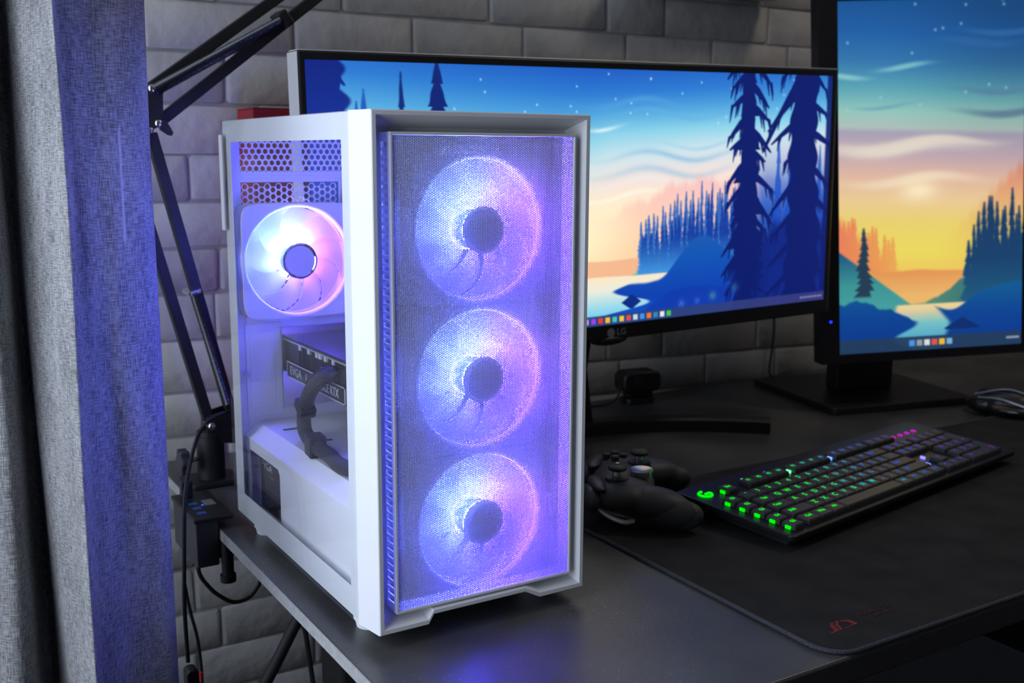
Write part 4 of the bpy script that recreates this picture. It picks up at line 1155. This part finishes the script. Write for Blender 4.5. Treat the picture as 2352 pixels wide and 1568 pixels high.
# elbow
el = [(320, 232), (328, 205), (345, 190), (368, 205), (369, 262), (362, 290), (342, 300), (326, 296)]
ep = [(A(x, y).x, A(x, y).z) for x, y in el]
part(MB().prism(ep, 'y', YA-.013, YA-.010).prism(ep, 'y', YA+.010, YA+.013), 'elbow_plate', BLACKM, bevel=.0006)
wg = [(A(x, y).x, A(x, y).z) for x, y in ((362, 276), (374, 280), (389, 305), (385, 313), (376, 310), (358, 298))]
part(MB().prism(wg, 'y', YA-.020, YA-.0135), 'wing_nut', BLACKP, bevel=.001)
part(MB().bar(A(258, 250), A(350, 292), .016, .004, (0, 1, 0)), 'elbow_link', BLACKM)
bolt(A(341, 205)); bolt(A(356, 284)); bolt(A(337, 300), .0035)
u0, u1 = A(345, 203), A(640, -7)
d_ = (u1-u0); part(MB().bar(u0, u0+d_*2.2, bw, bw, (0, 1, 0)), 'upper_tube', BLACKM, bevel=.001)
w0, w1 = A(360, 284), A(722, -2)
d_ = (w1-w0); part(MB().bar(w0, w0+d_*1.9, bw, bw, (0, 1, 0)), 'upper_tube', BLACKM, bevel=.001)
# springs
def spring(p0, p1, r, turns, wire):
    p0, p1 = Vector(p0), Vector(p1); t = (p1-p0).normalized(); n = t.cross(Vector((0, 1, 0))).normalized(); b = t.cross(n)
    n_ = turns*8; pts = []
    for k in range(n_+1):
        a = 2*PI*k/8; pts.append(p0+(p1-p0)*(k/n_)+(n*math.cos(a)+b*math.sin(a))*r)
    return MB().tube(pts, wire, 4)
M_SPR = mat('spring_steel', (.10, .105, .11), .3, .8)
part(spring(A(350, 205, -.016), A(645, 46, -.013), .0042, 74, .0010), 'spring', M_SPR, smooth=60)
part(spring(A(356, 212, -.012), A(640, 55, .013), .0042, 74, .0010), 'spring', M_SPR, smooth=60)
part(spring(A(444, 674, -.014), A(524, 928, -.014), .0042, 60, .0010), 'spring', M_SPR, smooth=60)
part(spring(A(444, 674, .014), A(524, 928, .014), .0042, 60, .0010), 'spring', M_SPR, smooth=60)
cp_ = A(648, 45); t_ = (w1-w0).normalized()
part(MB().bar(cp_-t_*.006, cp_+t_*.006, .019, .034, (0, 1, 0)), 'spring_clip', BLACKP, bevel=.002)
cp_ = A(441, 668); t_ = (bL1-bL0).normalized()
part(MB().bar(cp_-t_*.003, cp_+t_*.003, .016, .034, (0, 1, 0)), 'spring_clip', CHROME, bevel=.002)

# ------------------------------------------------------------------ clamp-on port hub at the desk's end
uh = tag(empty('usb_hub', (-.036, .400, 0)), 'black clamp-on port hub on the corner of the desk edge', 'hub')
def H(mb, name, m=BLACKP, bevel=0.0, parent=None, smooth=0):
    mb.V = [(v[0]+.036, v[1]-.400, v[2]) for v in mb.V]
    return mb.build(name, m, parent or uh, bevel=bevel, smooth=smooth)
hb = H(MB().box(-.052, -.0285, .352, .446, -.040, .0100), 'body', DARKG, .0012)
H(MB().box(-.054, -.012, .350, .448, .0102, .0150), 'top_plate', BLACKP, .0012)
H(MB().box(-.0285, -.005, .360, .438, -.036, -.0310), 'lower_jaw', BLACKP, .0012)
H(MB().cyl((-.020, .352, -.052), (-.020, .352, -.0128), .0065, 18).cyl((-.020, .352, -.060), (-.020, .352, -.052), .0085, 18), 'clamp_screw', BLACKM, parent=None, smooth=40)
H(MB().box(-.046, -.034, .428, .440, .0150, .0340), 'plug', BLACKP, .0015)
M_BLED = emit('hub_blue_led', (.02, .10, 1), 2.0)
for yy in (.405, .388, .370): H(MB().box(-.045, -.036, yy-.004, yy+.004, .0148, .0153), 'port', mat('port_blue', (.02, .10, .35), .4), parent=hb)
H(MB().box(-.0335, -.0315, .395, .397, .0150, .0155), 'status_light', M_BLED)
H(MB().box(-.030, -.018, .392, .412, .0150, .0154), 'badge', mat('grey_badge', (.2, .2, .21), .4))
tag(MB().tube(spline([(-.040, .400, -.0440)]+[px_y(x, y, .40) for x, y in ((458, 1316), (475, 1342), (500, 1365), (535, 1382), (568, 1374), (590, 1350), (600, 1322))]+[np.array([.060, .42, -.0165])], 8), .0024, 10).build('hub_cable', BLACKR, smooth=60),
    'black cable looping from the port hub under the desk', 'cable')

# ------------------------------------------------------------------ cables hanging beside the curtain
tag(MB().tube(spline([(.030, .503, .089), px_y(520, 946, .497), px_y(478, 966, .493), px_y(455, 1000, .485), px_y(440, 1050, .42), px_y(429, 1105, .352), px_y(424, 1160, .338), px_y(423, 1230, .336), px_y(423, 1300, .336), px_y(424, 1400, .336), px_y(432, 1520, .336)], 8), .0022, 10).build('arm_cable', BLACKR, smooth=60),
    'black cable running from the boom arm down beside the curtain', 'cable')
ad = px_y(440, 1560, .336)
tag(MB().prism([(ad[0]+a, ad[2]+b) for a, b in rrect(-.0065, .0065, -.055, .014, .005)], 'y', .327, .345).build('cable_adapter', BLACKP, bevel=.002),
    'black inline adapter at the end of the boom arm cable', 'adapter')
tag(MB().tube(spline([px_y(424, 1340, .44), px_y(436, 1400, .44), px_y(452, 1460, .44), px_y(461, 1520, .44), px_y(465, 1580, .44), px_y(468, 1700, .44)], 8), .0020, 10).build('power_lead', BLACKR, smooth=60),
    'thin black lead with a red mark hanging beside the curtain', 'cable')
rm = px_y(463, 1552, .436)
MB().cyl((rm[0]-.0007, rm[1]-.0006, rm[2]-.005), (rm[0]-.0007, rm[1]-.0006, rm[2]+.005), .0020, 10).build('red_mark', mat('red_tag', (.6, .02, .03), .5), bpy.data.objects['power_lead'])
tag(MB().tube(spline([px_y(690, 1408, .36), px_y(660, 1470, .36), px_y(630, 1530, .36), px_y(590, 1610, .36), (-.05, .36, -.32)], 8), .0068, 12).build('thick_cable', BLACKR, smooth=60),
    'thick black cable slanting down from under the desk', 'cable')
tag(MB().tube(spline([px_y(697, 1425, .33), px_y(706, 1480, .33), px_y(719, 1568, .33), px_y(735, 1680, .33)], 8), .0028, 10).build('thin_cable', BLACKR, smooth=60),
    'slimmer black cable hanging straight beside the desk leg', 'cable')

# ------------------------------------------------------------------ curtain
def curtain_material():
    m = bpy.data.materials.new('slub_linen'); m.use_nodes = True
    nt = m.node_tree; N = nt.nodes; Lk = nt.links; b = N['Principled BSDF']
    uv = N.new('ShaderNodeUVMap')
    def nz(sx_, sy_, sc):
        mp = N.new('ShaderNodeMapping'); mp.inputs['Scale'].default_value = (sx_, sy_, 1)
        n = N.new('ShaderNodeTexNoise'); n.inputs['Scale'].default_value = sc; n.inputs['Detail'].default_value = 4
        Lk.new(uv.outputs[0], mp.inputs['Vector']); Lk.new(mp.outputs[0], n.inputs['Vector']); return n
    warp, weft, big = nz(1, .10, 900), nz(.12, 1, 900), nz(1, .3, 40)
    a = N.new('ShaderNodeMath'); a.operation = 'ADD'; Lk.new(warp.outputs['Fac'], a.inputs[0]); Lk.new(weft.outputs['Fac'], a.inputs[1])
    a2 = N.new('ShaderNodeMath'); a2.operation = 'MULTIPLY_ADD'; a2.inputs[1].default_value = .5
    Lk.new(big.outputs['Fac'], a2.inputs[0]); Lk.new(a.outputs[0], a2.inputs[2])
    rp = N.new('ShaderNodeValToRGB')
    rp.color_ramp.elements[0].position = .90; rp.color_ramp.elements[0].color = (.15, .15, .155, 1)
    rp.color_ramp.elements[1].position = 1.0; rp.color_ramp.elements[1].color = (.42, .42, .43, 1)
    mr = N.new('ShaderNodeMapRange'); mr.inputs['From Min'].default_value = .9; mr.inputs['From Max'].default_value = 1.6; mr.inputs['To Min'].default_value = .86; mr.inputs['To Max'].default_value = 1.04
    Lk.new(a2.outputs[0], mr.inputs['Value']); Lk.new(mr.outputs[0], rp.inputs['Fac']); Lk.new(rp.outputs[0], b.inputs['Base Color'])
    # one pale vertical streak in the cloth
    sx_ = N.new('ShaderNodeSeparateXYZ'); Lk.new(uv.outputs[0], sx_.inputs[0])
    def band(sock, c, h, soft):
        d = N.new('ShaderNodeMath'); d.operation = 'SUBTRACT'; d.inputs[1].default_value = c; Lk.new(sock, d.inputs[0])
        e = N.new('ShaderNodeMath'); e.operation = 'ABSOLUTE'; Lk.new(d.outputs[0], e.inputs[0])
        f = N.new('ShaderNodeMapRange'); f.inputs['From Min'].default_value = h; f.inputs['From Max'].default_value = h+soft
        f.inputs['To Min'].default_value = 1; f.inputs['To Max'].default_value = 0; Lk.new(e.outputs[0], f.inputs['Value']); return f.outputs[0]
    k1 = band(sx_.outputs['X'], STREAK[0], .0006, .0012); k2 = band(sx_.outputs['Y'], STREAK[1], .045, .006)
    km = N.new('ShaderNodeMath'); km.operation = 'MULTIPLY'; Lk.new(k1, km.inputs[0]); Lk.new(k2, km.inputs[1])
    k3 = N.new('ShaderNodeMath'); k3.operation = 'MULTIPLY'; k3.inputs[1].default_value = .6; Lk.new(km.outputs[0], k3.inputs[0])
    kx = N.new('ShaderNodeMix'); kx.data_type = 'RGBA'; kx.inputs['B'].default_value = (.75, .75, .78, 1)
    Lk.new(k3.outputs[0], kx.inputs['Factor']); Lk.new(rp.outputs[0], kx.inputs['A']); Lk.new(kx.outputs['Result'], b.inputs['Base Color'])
    b.inputs['Roughness'].default_value = .9; b.inputs['Specular IOR Level'].default_value = .15; b.inputs['Sheen Weight'].default_value = .15
    bp = N.new('ShaderNodeBump'); bp.inputs['Strength'].default_value = .6; bp.inputs['Distance'].default_value = .0006
    Lk.new(a.outputs[0], bp.inputs['Height']); Lk.new(bp.outputs['Normal'], b.inputs['Normal'])
    tr = N.new('ShaderNodeBsdfTranslucent'); mx = N.new('ShaderNodeMixShader'); mx.inputs[0].default_value = .22
    Lk.new(rp.outputs[0], tr.inputs['Color']); out = N['Material Output']
    Lk.new(b.outputs[0], mx.inputs[1]); Lk.new(tr.outputs[0], mx.inputs[2]); Lk.new(mx.outputs[0], out.inputs[0])
    return m
prof = [(-260, .300), (-200, .240), (-120, .290), (-30, .235), (14, .238), (40, .285), (60, .300), (80, .268), (106, .236), (136, .200), (160, .172), (173, .168), (187, .186), (215, .194), (250, .206), (290, .210), (345, .224), (372, .245)]
base = [px_y(p, 784, y)[:2] for p, y in prof]
prf = np.array(spline(base, 8))
nz_ = 60; zz = np.linspace(FLOOR_Z+.015, 1.28, nz_)
Vc = []; UVc = []
arc_len = np.concatenate([[0], np.cumsum(np.linalg.norm(np.diff(prf, axis=0), axis=1))])
for j, z in enumerate(zz):
    for i, p in enumerate(prf):
        f = .006*math.sin(z*5+arc_len[i]*31)+.003*math.sin(z*13+arc_len[i]*70)
        g = .010*math.exp(-((z+.02)/.05)**2)*math.exp(-((arc_len[i]-.62)/.05)**2)
        Vc.append((p[0]+f*.45+g, p[1]+f, z)); UVc.append((arc_len[i], z))
ni = len(prf)
Qc = [(j*ni+i, j*ni+i+1, (j+1)*ni+i+1, (j+1)*ni+i) for j in range(nz_-1) for i in range(ni-1)]
cm = fast_mesh('curtain', np.array(Vc), np.array(Qc))
cm.polygons.foreach_set('use_smooth', [True]*len(cm.polygons))
uvl = cm.uv_layers.new(name='UVMap')
idx = np.zeros(len(cm.loops), dtype=np.int32); cm.loops.foreach_get('vertex_index', idx)
uvl.data.foreach_set('uv', np.array(UVc, dtype=np.float32)[idx].ravel())
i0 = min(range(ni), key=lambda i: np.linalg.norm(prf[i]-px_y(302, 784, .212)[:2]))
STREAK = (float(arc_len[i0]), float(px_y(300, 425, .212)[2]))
cur = place(cm, 'curtain', curtain_material())
sd = cur.modifiers.new('thickness', 'SOLIDIFY'); sd.thickness = .0012
tag(cur, 'grey woven linen curtain hanging in folds left of the desk', 'curtain')
rod = tag(empty('curtain_rod', (0, 0, 0)), 'black curtain rod above the grey curtain', 'curtain rod')
MB().cyl((-.52, -1.45, 1.30), (-.52, .60, 1.30), .012, 16).build('pole', BLACKM, rod, smooth=40)
for yy in (-1.40, .55): MB().box(XL, -.505, yy-.01, yy+.01, 1.29, 1.31).build('bracket', BLACKM, rod)

# ------------------------------------------------------------------ unseen fill lamp, added to lift the dark far end of the desk
cl = tag(empty('fill_lamp', (1.35, -.15, ZC)), 'added fill lamp out of view above the far end of the desk', 'lamp')
MB().cyl((0, 0, -.03), (0, 0, 0), .16, 40).build('base', WHITE, cl, smooth=40)
MB().ell((0, 0, -.03), (.15, .15, .05), 32, 12).build('shade', emit('fill_glow_warm', (1.0, .86, .72), 18.0), cl, smooth=60)
